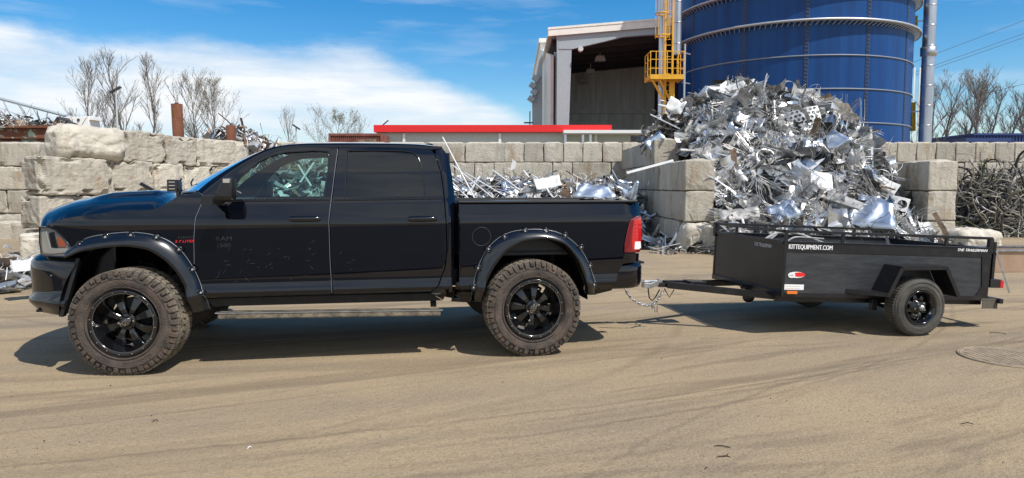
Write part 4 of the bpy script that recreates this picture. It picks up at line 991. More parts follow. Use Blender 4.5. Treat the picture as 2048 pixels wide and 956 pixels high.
# safety chain: individual interlocked links in one hanging loop
def chain(P, name, parent, r=.004, m='steel'):
    mb = MB(); P = polyr(P, max(3, int(sum(math.dist(a, b) for a, b in zip(P, P[1:])) / .032))); k = 0
    for a, b in zip(P, P[1:]):
        a = Vector(a); b = Vector(b); d = (b - a).normalized(); u = Vector((0, 1, 0)); u = (u - d * u.dot(d)).normalized()
        if k % 2: u = d.cross(u)
        c = (a + b) / 2; pts = [c + d * (.023 * math.cos(t) + (.006 if math.cos(t) > 0 else -.006)) + u * .012 * math.sin(t) for t in [i * math.pi / 5 for i in range(11)]]
        mb.tube(pts, r, 5, cap=False); k += 1
    return mb.build(name, m, parent)
cp = []
for px, py in [(1250, 578), (1257, 590), (1266, 600), (1278, 607), (1292, 611), (1305, 609), (1314, 602), (1320, 592), (1326, 582)]: x, z = tl(px, py, -.22 if px < 1300 else -.12); cp.append((x, -.22 if px < 1300 else -.12, z))
chain(cp, 'safety_chain', trailer, .0048)
x, z = tl(1302, 608, -.12); chain([(x, -.12, z), (x + .03, -.13, z - .05)], 'chain_end', trailer, .005); mb = MB(); mb.tube([(x + .03, -.13, z - .02), (x + .05, -.13, z - .09), (x + .075, -.13, z - .09), (x + .07, -.13, z - .02)], .006, 6); mb.build('chain_hook', 'steel', trailer)
# lettering and stickers
def t_text(s, px, py, h, wide, m, shear=0, y=-BY - .0145, name='lettering', width=None):
    v, f = text_geo(s, h, .004, shear); x0, z0 = tl(px, py, y); mb = MB()
    if width: wx = max(a for a, _, _ in v) - min(a for a, _, _ in v); wide = width / wx
    mb.add([(x0 + a * wide, y - c * .3, z0 + b) for a, b, c in v], f); return mb.build(name, m, trailer)
def bold(s, px, py, h, m, shear, wpx, n='lettering'):
    a = tl(px - wpx / 2, py, -BY)[0]; b = tl(px + wpx / 2, py, -BY)[0]; o = t_text(s, px, py, h, 1, m, shear, width=b - a, name=n)
    so = o.modifiers.new('s', 'SOLIDIFY'); so.thickness = .0035; so.offset = 0; return o
def fat_text(s, px, py, h, m, shear, wpx):
    a = tl(px - wpx / 2, py, -BY)[0]; b = tl(px + wpx / 2, py, -BY)[0]; v, f = text_geo(s, h, .004, shear); wx = max(q[0] for q in v) - min(q[0] for q in v); wide = (b - a) / wx
    x0, z0 = tl(px, py, -BY); mb = MB()
    for k, (dx, dz) in enumerate(((0, 0), (.0022, 0), (-.0022, 0), (0, .0012))): mb.add([(x0 + q[0] * wide + dx, -BY - .0150 - q[2] * .1 - k * .0004, z0 + q[1] + dz) for q in v], f)
    return mb.build('lettering', m, trailer)
fat_text('KITTEQUIPMENT.COM', 1620, 494.7, .070, 'letter', 0, 87)
fat_text('THE TRAILERMAN', 1942, 500.5, .043, 'letter', .35, 60)
v, f = text_geo('THE TRAILERMAN', .058, .004, .35); mb = MB(); mb.add([(XF - .001 - c * .3, -.30 + a * .78 * -1 * -1, ZT - .075 + b) for a, b, c in v], f)
mb.v = [(x, -( -.30 - (y + .30)) if False else -.36 - (y + .30) * 1.0, z) for x, y, z in mb.v]; mb.build('lettering', 'letter', trailer)
def t_disc(px, py, rx, rz, m, k, name):
    x, z = tl(px, py, -BY); mb = MB(); n = 24; mb.prism([(x + rx * math.cos(2 * math.pi * i / n), -BY - .008 - k * .0015, z + rz * math.sin(2 * math.pi * i / n)) for i in range(n)], (0, -.0015, 0)); return mb.build(name, m, trailer)
st1 = t_disc(1592, 549.5, .098, .033, 'white', 1, 'sticker'); t_disc(1597, 549.0, .072, .024, 'red', 2, 'sticker'); t_disc(1582, 550, .042, .030, 'letter', 3, 'sticker'); t_disc(1582, 550, .026, .010, 'letter_worn', 4, 'sticker')
def t_rect(px0, py0, px1, py1, m, t, name, y=-BY - .008):
    a = tl(px0, py0, y); b = tl(px1, py1, y); mb = MB(); mb.box(((a[0] + b[0]) / 2, y - t / 2, (a[1] + b[1]) / 2), (abs(b[0] - a[0]), t, abs(b[1] - a[1]))); return mb.build(name, m, trailer, bevel=.0015)
t_rect(1567, 568.5, 1607, 580, 'white', .002, 'number_label'); t_rect(1572, 581.5, 1592, 587.5, 'amber', .025, 'side_marker', -BY - .02)
mb = MB()
for i in range(2):
    a = tl(1570, 572 + i * 4, -BY); b = tl(1598, 572 + i * 4, -BY); mb.box(((a[0] + b[0]) / 2, -BY - .0108, a[1]), (b[0] - a[0], .001, .004))
mb.build('label_print', 'letter_worn', trailer)
# rear: lamps, bumper bar, plate, gate strut
mb = MB(); mb.box((XR + .13, -.70, ZB - .005), (.05, .30, .055)); mb.bar((XR - .12, -.74, ZB + .02), (XR + .22, -.74, ZB - .015), .05, .05); mb.bar((XR - .12, .74, ZB + .02), (XR + .22, .74, ZB - .015), .05, .05); mb.box((XR + .19, 0, ZB - .01), (.05, 1.52, .05)); mb.build('rear_bumper_bar', 'tblack', trailer, bevel=.003)
for sd in (-1, 1):
    a = tl(1985, 566, -.74); mb = MB(); mb.box((a[0] - .02, sd * .76, a[1]), (.15, .10, .095)); mb.bar((a[0] - .2, sd * .76, a[1] - .02), (a[0], sd * .76, a[1]), .02, .02); lb = mb.build('tail_light', 'plastic', trailer, bevel=.004)
    mb = MB(); mb.box((a[0] + .055, sd * .762, a[1] - .005), (.045, .105, .085)); mb.build('red_lens', 'red_lens', lb, bevel=.004)
a = tl(1963, 600, -.80); b = tl(1996, 617, -.80); mb = MB(); mb.box(((a[0] + b[0]) / 2, -.80, (a[1] + b[1]) / 2), (.20, .006, .10)); mb.box(((a[0] + b[0]) / 2, -.795, (a[1] + b[1]) / 2 + .055), (.24, .02, .02)); mb.build('number_plate', 'plate_dark', trailer)
mb = MB(); a = tl(1993, 502, -.80); b = tl(2019, 586, -.80); mb.bar((a[0], -.80, a[1]), (b[0], -.80, b[1]), .004, .022); mb.build('gate_strut', 'steel', trailer)
mb = MB(); a = tl(1991, 480, -.78); mb.box((a[0], -.77, ZT - .16), (.035, .04, .46)); mb.box((a[0], .77, ZT - .16), (.035, .04, .46)); mb.build('gate_post', 'tblack', trailer, bevel=.003)
TTY = tyre_mesh(.318, .20, .178, False, ('trailer_tyre', 'trailer_tyre', 'trailer_tyre'))
def trim_mesh():
    mb = MB(); h = .095
    mb.lathe([(.180, -h + .01), (.186, -h - .006), (.180, -h - .012), (.170, -h - .004), (.163, -h + .02), (.150, -h + .03), (.146, h * .3), (.178, h)], 60, 0)
    ys = -h + .06
    # dished centre with triangular windows
    n = 8
    mb.lathe([(.147, ys + .022), (.138, ys + .0), (.130, ys - .006)], 60, 0); mb.lathe([(.082, ys - .008), (.070, ys - .016), (.060, ys - .030), (.044, ys - .036), (.0, ys - .036)], 40, 0)
    for k in range(n):
        a = 2 * math.pi * k / n
        def pt(r_, t, y): return (r_ * math.cos(a + t), y, r_ * math.sin(a + t))
        mb.grid([[pt(.132, -.12, ys - .006), pt(.132, .12, ys - .006)], [pt(.105, -.20, ys - .012), pt(.105, .20, ys - .012)], [pt(.081, -.40, ys - .008), pt(.081, .40, ys - .008)]], 0, smooth=False)
        mb.grid([[pt(.132, .12, ys - .006), pt(.132, .14, ys + .02)], [pt(.105, .20, ys - .012), pt(.105, .22, ys + .02)], [pt(.081, .40, ys - .008), pt(.081, .40, ys + .02)]], 0, smooth=False)
    mb.lathe([(.0, ys - .095), (.026, ys - .093), (.034, ys - .075), (.036, ys - .03)], 24, 1)
    for k in range(5):
        a = 2 * math.pi * k / 5 + .5; mb.cyl((.062 * math.cos(a), ys - .02, .062 * math.sin(a)), (.062 * math.cos(a), ys - .055, .062 * math.sin(a)), .0095, 8, 1)
    return mb.mesh('rim', ['gloss_black', 'steel'])
TRM = trim_mesh()
def hub_mesh():
    mb = MB(); mb.lathe([(0, 0), (.10, 0), (.10, .05), (0, .05)], 24); return mb.mesh('wheel', ['under'])
HM = hub_mesh()
for sd in (-1, 1):
    w_ = mk('wheel', HM, trailer); w_.location = (0, sd * .955, .317); w_.rotation_euler = (0, R(20 + 40 * sd), math.pi if sd > 0 else 0); mk('tyre', TTY, w_); mk('rim', TRM, w_)

# ================================================================ CONCRETE BLOCKS
def block_mesh(L, D, H, rnd=.03, amp=.008, lump=.0, seed=0, key=True, chip=.0, div=.11):
    nx, ny, nz = max(3, int(L / div)), max(3, int(D / div)), max(3, int(H / div)); mb = MB(); hx, hy, hz = L / 2, D / 2, H / 2
    idx = {}; vs = []
    def cs(h, n): return [-h, -h + rnd] + [-h + rnd + (2 * h - 2 * rnd) * q / (n - 2) for q in range(1, n - 2)] + [h - rnd, h]
    nx, ny, nz = max(4, nx + 2), max(4, ny + 2), max(4, nz + 2); CX_, CY_, CZ_ = cs(hx, nx), cs(hy, ny), cs(hz, nz)
    def vid(i, j, k):
        q = (i, j, k)
        if q not in idx:
            p = Vector((CX_[i], CY_[j], CZ_[k])); c = Vector((max(-hx + rnd, min(hx - rnd, p.x)), max(-hy + rnd, min(hy - rnd, p.y)), max(-hz + rnd, min(hz - rnd, p.z))))
            d = p - c; n = d.normalized() if d.length > 1e-6 else Vector((0, 0, 1))
            if d.length > 1e-6: p = c + n * rnd
            s = Vector((seed * 7.3, seed * 3.1, seed)); e = (noise.noise(p * 6 + s) * amp + noise.noise(p * 14 + s) * amp * .6 + noise.noise(p * 1.7 + s) * lump)
            # chipped corners
            near = sum((abs(abs(v) - h) < .12) for v, h in ((p.x, hx), (p.y, hy), (p.z, hz)))
            if chip and near >= 2: e -= max(0, noise.noise(p * 3 + s * 2) - .05) * chip
            p = p + (n if d.length > 1e-6 else Vector((0, 0, 0))) * e
            if key and k == nz and abs(p.y) < D * .22 and abs(p.x) < L * .42: p.z += .045
            idx[q] = len(vs); vs.append((p.x, p.y, p.z + hz))
        return idx[q]
    fs = []
    for i in range(nx):
        for j in range(ny): fs += [(vid(i, j, 0), vid(i, j + 1, 0), vid(i + 1, j + 1, 0), vid(i + 1, j, 0)), (vid(i, j, nz), vid(i + 1, j, nz), vid(i + 1, j + 1, nz), vid(i, j + 1, nz))]
        for k in range(nz): fs += [(vid(i, 0, k), vid(i + 1, 0, k), vid(i + 1, 0, k + 1), vid(i, 0, k + 1)), (vid(i, ny, k), vid(i, ny, k + 1), vid(i + 1, ny, k + 1), vid(i + 1, ny, k))]
    for j in range(ny):
        for k in range(nz): fs += [(vid(0, j, k), vid(0, j, k + 1), vid(0, j + 1, k + 1), vid(0, j + 1, k)), (vid(nx, j, k), vid(nx, j + 1, k), vid(nx, j + 1, k + 1), vid(nx, j, k + 1))]
    mb.add(vs, fs, 0, rnd > .10); return mb
B = .76
def bm_(L, seed, **k): return block_mesh(L - .022, B - .02, B - .014, seed=seed, **{**dict(amp=.005, rnd=.030), **k}).mesh('concrete_block', ['concrete'])
LONG = [bm_(2 * B, i, chip=.05) for i in range(5)]; SHORT = [bm_(B, i + 10, chip=.05) for i in range(5)]
ORD = ['first', 'second', 'third', 'fourth', 'fifth', 'sixth', 'seventh', 'eighth', 'ninth', 'tenth', 'eleventh', 'twelfth', 'thirteenth', 'fourteenth', 'fifteenth', 'sixteenth', 'seventeenth', 'eighteenth', 'nineteenth', 'twentieth']
def ordn(n):
    if n < 20: return ORD[n]
    t = ['twenty', 'thirty', 'forty', 'fifty'][(n + 1) // 10 - 2]; u = (n + 1) % 10
    return {20: 'twentieth', 30: 'thirtieth', 40: 'fortieth'}[n + 1] if u == 0 else t + '-' + ORD[u - 1]
def block(me, loc_, rz, label, group=None, jit=.006):
    o = bpy.data.objects.new('concrete_block', me); COL.objects.link(o)
    o.location = (loc_[0] + random.uniform(-jit, jit), loc_[1] + random.uniform(-jit * 2, jit * 2), loc_[2]); o.rotation_euler = (0, 0, rz + random.uniform(-.008, .008)); return tag(o, label, 'concrete block', group)
random.seed(11)
ROWN = ['lowest', 'second-lowest', 'middle', 'second-highest', 'top']
# back wall behind the bays
WY = 27.25; WTOP = 3.33
pat_top = 'LSSSSSSSSSSSSSSSSSSS'
x_start = X_(540, WY)
for row in range(5):
    z = WTOP - B * (5 - row); x = x_start - (.4 if row % 2 else 0); i = 0
    while x < X_(2048, WY) + 1.5:
        px = 1024 + 1400 * x / WY
        if row == 4: s = 'L' if (px < 900 or 915 < px < 960) else 'S'
        elif row == 3: s = random.choice('LLS') if px < 1750 else 'L'
        else: s = 'L'
        L_ = 2 * B if s == 'L' else B
        kind = 'long' if s == 'L' else 'square-ended'
        block(random.choice(LONG if s == 'L' else SHORT), (x + L_ / 2, WY + B / 2, z), random.choice((0, math.pi)), f'{kind} grey block, {ordn(i)} from the left in the {ROWN[row]} row of the back wall', 'blocks of the long back wall')
        x += L_; i += 1
# divider wall running back beside the big heap: left faces at X 4.13
DX0 = 4.13
def divider(row, y0, n, first='S'):
    y = y0
    for i in range(n):
        L_ = B if (first == 'S' and i == 0) or (row + i) % 3 == 0 else 2 * B
        if y + L_ > WY: break
        wh = 'front' if i == 0 else ordn(i) + ' from the front'
        block(random.choice(LONG if L_ > B else SHORT), (DX0 + .10 + B / 2, y + L_ / 2, row * B), R(90), f'grey block at the {wh} of the {["bottom", "second", "third", "fourth"][row]} course of the divider wall' if i == 0 else f'grey block, {wh} in the {["bottom", "second", "third", "fourth"][row]} course of the divider wall', 'blocks of the divider wall beside the big heap'); y += L_
divider(2, 17.2, 9); divider(1, 17.2, 9, 'L'); divider(3, 21.0, 7)
# bottom course: its front block is broken and pale
o = block(block_mesh(.95, .86, B - .01, rnd=.16, amp=.03, lump=.06, seed=31, key=False, chip=.4, div=.05).mesh('concrete_block', ['concrete_pale']), (DX0 + .50, 17.35, 0), 0, 'broken rounded pale block at the front foot of the divider wall', 'blocks of the divider wall beside the big heap')
y = 17.85
for i in range(6):
    block(random.choice(LONG), (DX0 + .10 + B / 2, y + B, 0), R(90), f'grey block, {ordn(i + 1)} from the front in the bottom course of the divider wall', 'blocks of the divider wall beside the big heap'); y += 2 * B
# short pier right of the heap
for row, nm in ((0, 'bottom'), (1, 'middle'), (2, 'top')):
    block(LONG[row], (10.50 + B / 2, 17.7 + B, row * B), R(90), f'large stained block, {nm} one of the pier right of the big heap', 'blocks of the pier right of the heap')
o = block(block_mesh(1.15, .8, .62, rnd=.17, amp=.035, lump=.05, seed=44, key=False, chip=.3, div=.05).mesh('concrete_block', ['concrete_pale']), (X_(1955, 16.3), 16.5, 0), R(6), 'rough rounded pale block lying alone behind the trailer rear', None)
# low back-left wall
random.seed(5)
LY = 22.6
for row in range(4):
    z = row * B; x = X_(83, LY) - (0 if row == 3 else (.35 if row % 2 else .1)); i = 0
    for i in range(4):
        L_ = (2 * B) if (row + i) % 2 == 0 or row == 3 else B
        x -= L_
        block(bm_(L_, 60 + row * 5 + i, chip=.12, rnd=.04, amp=.010), (x + L_ / 2, LY + B / 2, z), 0, f'stained grey block, {["first", "second", "third", "fourth"][i]} from the right in the {["bottom", "second", "third", "top"][row]} course of the far left wall', 'blocks of the far left wall')
# near left wall of big rough blocks, receding to the right
P0 = Vector((X_(118, 16.2), 16.2, 0)); P1 = Vector((X_(497, 21.2), 21.2, 0)); d_ = (P1 - P0).normalized(); ra_ = math.atan2(d_.y, d_.x)
def nb(px0, px1, ptop, pbot, mode, lab, seed, rnd=.04, amp=.016, lump=.016, m='concrete', front=0):
    def hit(px):
        r = ray(px, 300); n = Vector((-d_.y, d_.x, 0)); t = n.dot(P0) / n.dot(Vector((r.x, r.y, 0))); return Vector((r.x * t, r.y * t, 0))
    a = hit(px0); b = hit(px1); c = (a + b) / 2; L_ = (b - a).length; zt = at(0, ptop, c.y).z; zb_ = at(0, pbot, c.y).z
    n = Vector((-d_.y, d_.x, 0)); me = block_mesh(L_ - .02, B, zt - zb_ - .01, rnd=rnd, amp=amp, lump=lump, seed=seed, key=False, chip=.34, div=.05).mesh('concrete_block', [m])
    q = c + n * (B / 2 - front); return block(me, (q.x, q.y, zb_), ra_, lab, 'big rough blocks of the near left wall', 0)
g4 = [(115, 250, 250, 320, 'big rounded whitish boulder-like block on top of the left end of the near wall', .24, 'concrete_pale', .12), (247, 332, 263, 325, 'brown streaked block second along the top of the near left wall', .09, 'concrete', 0), (331, 394, 272, 331, 'pale block third along the top of the near left wall', .09, 'concrete', 0), (393, 496, 279, 335, 'long tan block at the right end of the top of the near left wall', .10, 'concrete', 0)]
for i, (a, b, t, u, l, r_, m_, fr) in enumerate(g4): nb(a, b, t, u, 0, l, 100 + i, rnd=r_ * (.8 if r_ > .2 else .45), m=m_, amp=.035 if r_ > .2 else .02, lump=.07 if r_ > .2 else .02, front=fr)
g3 = [(72, 222, 314, 390, 'large orange stained block under the boulder-like block', .12, .08), (219, 307, 320, 386, 'squat notched grey block, second in the third course of the near left wall', .09, 0), (306, 367, 327, 382, 'pale block above the hood, third in the near left wall third course', .07, 0), (366, 425, 332, 379, 'pale block behind the windscreen base, third course of the near left wall', .06, 0), (424, 500, 333, 376, 'pale block behind the windscreen, right end of the third course of the near left wall', .06, 0)]
for i, (a, b, t, u, l, r_, fr) in enumerate(g3): nb(a, b, t, u, 0, l, 110 + i, rnd=r_ * .5, front=fr)
g2 = [(72, 190, 391, 455, 'grey block low behind the hood, at the left end of the near left wall'), (188, 270, 388, 448, 'grey block second along the second course of the near left wall'), (268, 350, 384, 440, 'grey block third along the second course of the near left wall'), (348, 430, 381, 432, 'grey block fourth along the second course of the near left wall'), (428, 500, 378, 426, 'grey block at the right end of the second course of the near left wall')]
for i, (a, b, t, u, l) in enumerate(g2): nb(a, b, t, u, 0, l, 120 + i, rnd=.035)
g1 = [(78, 170, 456, 512, 'bottom block at the left end of the near left wall'), (168, 262, 449, 500, 'bottom block second along the near left wall'), (260, 345, 441, 490, 'bottom block third along the near left wall'), (343, 425, 433, 480, 'bottom block fourth along the near left wall'), (423, 500, 427, 470, 'bottom block at the right end of the near left wall')]
for i, (a, b, t, u, l) in enumerate(g1):
    o = nb(a, b, t, u, 0, l, 130 + i, rnd=.035); o.location.z = -.03
block(block_mesh(.66, .7, .66, rnd=.06, amp=.02, lump=.03, seed=77, key=False, chip=.2, div=.05).mesh('concrete_block', ['concrete_pale']), (X_(58, 14.6), 15.0, -.02), .1, 'small pale cube block standing in front of the left walls by the bumper')
# a step of blocks at the foot of the low wall
for i, px in enumerate((0, 38)):
    block(SHORT[i], (X_(px, 21.9) + .2, 22.1, -.30 if i else -.25), .05, ['half buried block at the foot of the far left wall', 'half buried block beside the near wall foot'][i])

# ================================================================ FAR STRUCTURES
# long low office with red fascia
OY = 38.
ofc = tag(empty('office_building', (X_(985, OY), OY, 0)), 'long low pale grey building with a bright red fascia behind the back wall', 'building')
xa, xb_ = X_(757, OY), X_(1215, OY); w2 = (xb_ - xa); zt = at(0, 265, OY).z; zf = at(0, 251, OY).z; cxm = (xa + xb_) / 2 - ofc.location.x
mb = MB(); mb.box((cxm + .6, 3, zt / 2), (w2 + 1.2, 6, zt)); wall_ = mb.build('wall', 'office', ofc)
mb = MB()
mb.box((cxm, 3, (zt + zf) / 2 + .01), (w2 + .3, 6.5, zf - zt)); mb.build('fascia', 'red', ofc)
mb = MB()
for px in (810, 1000, 1130, 1190): mb.box((X_(px, OY) - ofc.location.x, -.05, zt / 2), (.14, .08, zt - .1))
mb.build('downpipe', 'white_trim', ofc)
mb = MB(); mb.bar((X_(766, OY) - ofc.location.x, -.1, zf - .05), (X_(781, OY) - ofc.location.x, -.3, zf + .25), .05, .05); mb.build('vent_pipe', 'shed_dark', ofc)
cn = tag(empty('canopy_shelter', (X_(1208, 37), 37, 0)), 'thin white canopy roof edge between the red building and the heap', 'canopy')
zc_ = at(0, 263, 37).z; mb = MB(); mb.box((0, .8, zc_), ((1290 - 1127) / 1400 * 37, 1.6, .16)); mb.build('canopy_roof', 'white_trim', cn)
for px in (1130, 1165, 1180, 1285): mb = MB(); mb.box((X_(px, 37) - cn.location.x, .1, zc_ / 2), (.12, .12, zc_)); mb.build('post', 'shed_grey', cn)
ct = tag(empty('shipping_container', (X_(714, 36), 36, 0)), 'rust red steel container beside the red fascia building', 'container')
z0 = at(0, 267, 36).z; mb = MB(); wdt = (765 - 662) / 1400 * 36; mb.box((0, 1.2, z0 / 2), (wdt, 2.4, z0))
for i in range(26): mb.box((-wdt / 2 + .06 + i * wdt / 26, -.02, z0 / 2), (.045, .05, z0 - .3))
for x in (-wdt / 2, wdt / 2): mb.box((x, -.03, z0 / 2), (.10, .1, z0))
mb.box((0, -.035, z0 - .06), (wdt, .1, .12)); mb.build('container_shell', 'container', ct)
mb = MB(); v, f = text_geo('K-LINE', .5, .01); mb = MB()
mb.box((wdt * .30, -.06, z0 - .45), (.5, .02, .35)); mb.box((wdt * .12, -.06, z0 - .45), (.4, .02, .3)); mb.build('faded_panel', 'scrap_brown', ct)
# open shed
SY = 46.
shed = tag(empty('open_shed', (X_(1140, SY), SY, 0)), 'tall open-fronted steel shed with a white roof edge and dark interior', 'shed')
ox = shed.location.x
def SX(px, Y=SY): return X_(px, Y) - ox
def SZ(py, Y=SY): return at(0, py, Y).z
xl, xr = SX(1105), SX(1420); zl, zr_ = SZ(66), SZ(38.5)
mb = MB(); dpt = 15
mb.prism([(xl - .3, -.4, zl), (xr, -.4, zr_), (xr, -.4, zr_ + .22), (xl - .3, -.4, zl + .22)], (0, dpt, 0)); rf_ = mb.build('roof', 'shed_white', shed)
mb = MB(); mb.prism([(xl - .35, -.50, zl - .30), (xr, -.50, zr_ - .30), (xr, -.50, zr_ + .10), (xl - .35, -.50, zl + .10)], (0, .14, 0)); mb.build('roof_edge', 'shed_white', rf_)
mb = MB(); mb.prism([(xl - .37, -.53, zl + .105), (xr, -.53, zr_ + .105), (xr, -.53, zr_ + .24), (xl - .37, -.53, zl + .24)], (0, .5, 0)); mb.build('gutter', 'shed_white', rf_)
# portal frame: tapering column and haunched beam
mb = MB(); mb.prism([(SX(1116), -.3, 0), (SX(1131), -.3, 0), (SX(1141.5), -.3, zl - .1), (SX(1114.5), -.3, zl - .1)], (0, .5, 0)); mb.prism([(SX(1112), -.34, 0), (SX(1116), -.34, 0), (SX(1114.5), -.36, zl - .15), (SX(1112), -.36, zl - .15)], (0, .6, 0)); mb.build('portal_column', 'shed_grey', shed)
mb = MB(); bz = [(1115, 100), (1142, 100), (1160, 95.5), (1200, 86), (1240, 76), (1280, 72.5), (1330, 70), (1420, 66)]; top = [(1420, 44), (1115, 68)]
pl = [(SX(p), -.335, SZ(q)) for p, q in bz + top]; mb.prism(pl, (0, .4, 0)); mb.build('portal_beam', 'shed_grey', shed)
mb = MB(); mb.box((SX(1116), dpt / 2 + 1, zl / 2), (.2, dpt - 2.5, zl)); mb.build('left_wall', 'shed_white', shed)
mb = MB(); mb.box(((xl + xr) / 2 + 2, dpt - 2, zr_ / 2 - .5), (xr - xl + 4, .2, zr_ - .6)); mb.box(((xl + xr) / 2 + 2, dpt - 2.3, SZ(181)), (xr - xl + 4, .4, .35))
for i in range(70): mb.box((xl + 1 + i * .45, dpt - 2.13, zr_ / 2 - .5), (.12, .06, zr_ - .8))
mb.build('back_wall', 'shed_inner', shed)
mb = MB(); mb.box((xr - 1, dpt / 2, zr_ / 2), (.3, dpt - 1, zr_ - .4)); mb.build('right_wall', 'shed_dark', shed)
mb = MB()
for i in range(7):
    y = 1.5 + i * 2; mb.prism([(xl, y, zl - .9), (xr, y, zr_ - .8), (xr, y, zr_ - .1), (xl, y, zl - .1)], (0, .2, 0)); mb.box((xl + .6, y, zl / 2), (.35, .3, zl - .5))
for i in range(14):
    t = i / 13; mb.box((xl + (xr - xl) * t, dpt / 2, zl - .25 + (zr_ - zl) * t), (.10, dpt - 2, .18))
mb.build('roof_steelwork', 'shed_dark', shed)
for px, py, yy in ((1200, 117, 4), (1181, 143, 8), (1167, 162, 12)):
    mb = MB(); q = at(px, py, SY + yy); mb.box((q.x - ox, yy, q.z), (.75, .45, .35), taper=.7); mb.box((q.x - ox, yy, q.z + 1.0), (.05, .05, 1.7)); mb.build('high_bay_lamp', 'light_on', shed)
q = at(1161, 99, SY - .5); mb = MB(); mb.cyl((q.x - ox, -.75, q.z), (q.x - ox, -.35, q.z), .16, 12); mb.build('beam_lamp', 'light_on', shed)
for px, t in ((1094, 0), (1103, .4), (1110, .8)):
    pass
# side annexe wall with lamps, going back
anx = tag(empty('shed_annexe', (X_(1085, 62), 62, 0)), 'paler lower annexe standing behind the left side of the open shed', 'building'); ax = anx.location.x
zan = at(0, 84, 62).z; mb = MB(); mb.box((X_(1106, 62) - ax - .2, 10, zan / 2), ((1128 - 1084) / 1400 * 62, 20, zan))
for i in range(14): mb.box((X_(1085, 62) - ax + .1 + i * .14, -.03, zan / 2), (.05, .06, zan))
mb.build('wall', 'shed_white', anx); mb = MB(); mb.box((X_(1106, 62) - ax - .1, 10, zan + .1), ((1134 - 1080) / 1400 * 62, 20.5, .35)); mb.build('roof', 'shed_white', anx)
for px, py, Y in ((1073, 158, 60), (1070, 172, 57), (1066, 186, 54), (1064, 199, 52)):
    pass
lw = tag(empty('shed_side_wall', (X_(1070, 54), 54, 0)), 'narrow grey side wall with floodlights left of the open shed', 'building'); lx = lw.location.x
mb = MB(); zz_ = [at(0, 95, 60).z, at(0, 235, 50).z]; mb.prism([(X_(1106, 47) - lx, -7, 0), (X_(1106, 47) - lx, -7, at(0, 110, 47).z), (X_(1084, 62) - lx, 8, at(0, 98, 62).z), (X_(1084, 62) - lx, 8, 0)], (-.2, 0, 0)); mb.build('wall', 'shed_white', lw)
mb = MB(); mb.prism([(X_(1084, 54) - lx, 0, 0), (X_(1084, 54) - lx, 0, at(0, 90, 54).z), (X_(1064, 54) - lx, 0, at(0, 190, 54).z), (X_(1065, 54) - lx, 0, 0)], (0, .3, 0)); mb.build('gable_panel', 'shed_grey', lw)
for px, py in ((1071, 157), (1065, 171), (1068, 184), (1062, 198)):
    q = at(px, py, 53.6); mb = MB(); mb.box((q.x - lx, -.4, q.z), (.45, .3, .4), rot=Matrix.Rotation(R(35), 3, 'Y')); mb.bar((q.x - lx, -.4, q.z), (q.x - lx + .5, 0, q.z + .2), .07, .07); mb.build('floodlight', 'shed_grey', lw)
mb = MB(); q = at(1060, 222, 53); mb.cyl((q.x - lx, -.8, 0), (q.x - lx, -.8, q.z), .04, 6); mb.box((q.x - lx - .1, -.8, at(0, 245, 53).z), (.7, .3, .08)); mb.build('mast', 'shed_dark', lw)
# ---- blue silo
SD = 47.5; a_ = (math.atan((1357 - 1024) / 1418) + math.atan((1824 - 1024) / 1418)) / 2; half = (math.atan((1824 - 1024) / 1418) - math.atan((1357 - 1024) / 1418)) / 2
SRAD = SD * math.sin(half); SCX, SCY = SD * math.sin(a_), SD * math.cos(a_)
silo = tag(empty('storage_silo', (SCX, SCY, 0)), 'huge round blue storage silo with galvanised ring girders behind the heap', 'silo')
HS = 19.; mb = MB(); mb.lathe([(SRAD, 0), (SRAD, HS)], 128, axis='z'); mb.build('tank_wall', 'silo', silo)
mb = MB(); mb.lathe([(SRAD + .1, HS), (0, HS + 2.5)], 64, axis='z'); mb.build('tank_roof', 'silo', silo)
YF = SCY - SRAD * .98
def zf_(py): return at(0, py, SD - SRAD).z
mb = MB()
for py in (-60, -3 + 134 - 134): pass
for py in (131, 193, 255, 300):
    z = zf_(py); mb.lathe([(SRAD + .0, z - .035), (SRAD + .05, z - .03), (SRAD + .05, z + .03), (SRAD, z + .035)], 128, axis='z')
mb.build('seam_ring', 'ring2', silo)
for py in (68, 5, -58):
    z = zf_(py); mb = MB(); mb.lathe([(SRAD + .0, z), (SRAD + .36, z + .0), (SRAD + .36, z + .06), (SRAD, z + .06)], 128, axis='z'); mb.lathe([(SRAD + .36, z - .02), (SRAD + .38, z - .02), (SRAD + .38, z + .08), (SRAD + .36, z + .08)], 128, axis='z')
    for k in range(150):
        a = 2 * math.pi * k / 150; mb.bar(((SRAD + .02) * math.cos(a), (SRAD + .02) * math.sin(a), z - .20), ((SRAD + .34) * math.cos(a + .02), (SRAD + .34) * math.sin(a + .02), z), .035, .035)
    mb.build('ring_girder', 'girder', silo)
mb = MB()
for px in (1380, 1480, 1603, 1723, 1800):
    t = math.atan((px - 1024) / 1400) - a_; g = math.asin(min(.999, SD / SRAD * math.sin(t))) - t; aa = -math.pi / 2 - a_ + (g + 0) ; b_ = -math.pi / 2 - a_ + (math.asin(SD * math.sin(t) / SRAD) - t) * 1
    dx, dy = math.cos(b_), math.sin(b_); tx, ty = -dy, dx
    for s in (-.09, -.03, .03, .09):
        mb.bar(((SRAD + .01) * dx + tx * s, (SRAD + .01) * dy + ty * s, 0), ((SRAD + .01) * dx + tx * s, (SRAD + .01) * dy + ty * s, HS), .03, .025)
    for k in range(95): z = k * .2; mb.box(((SRAD + .03) * dx, (SRAD + .03) * dy, z), (.17, .03, .04), rot=Matrix.Rotation(b_ + math.pi / 2, 3, 'Z'))
mb.build('bolted_seam', 'ring', silo)
mb = MB()
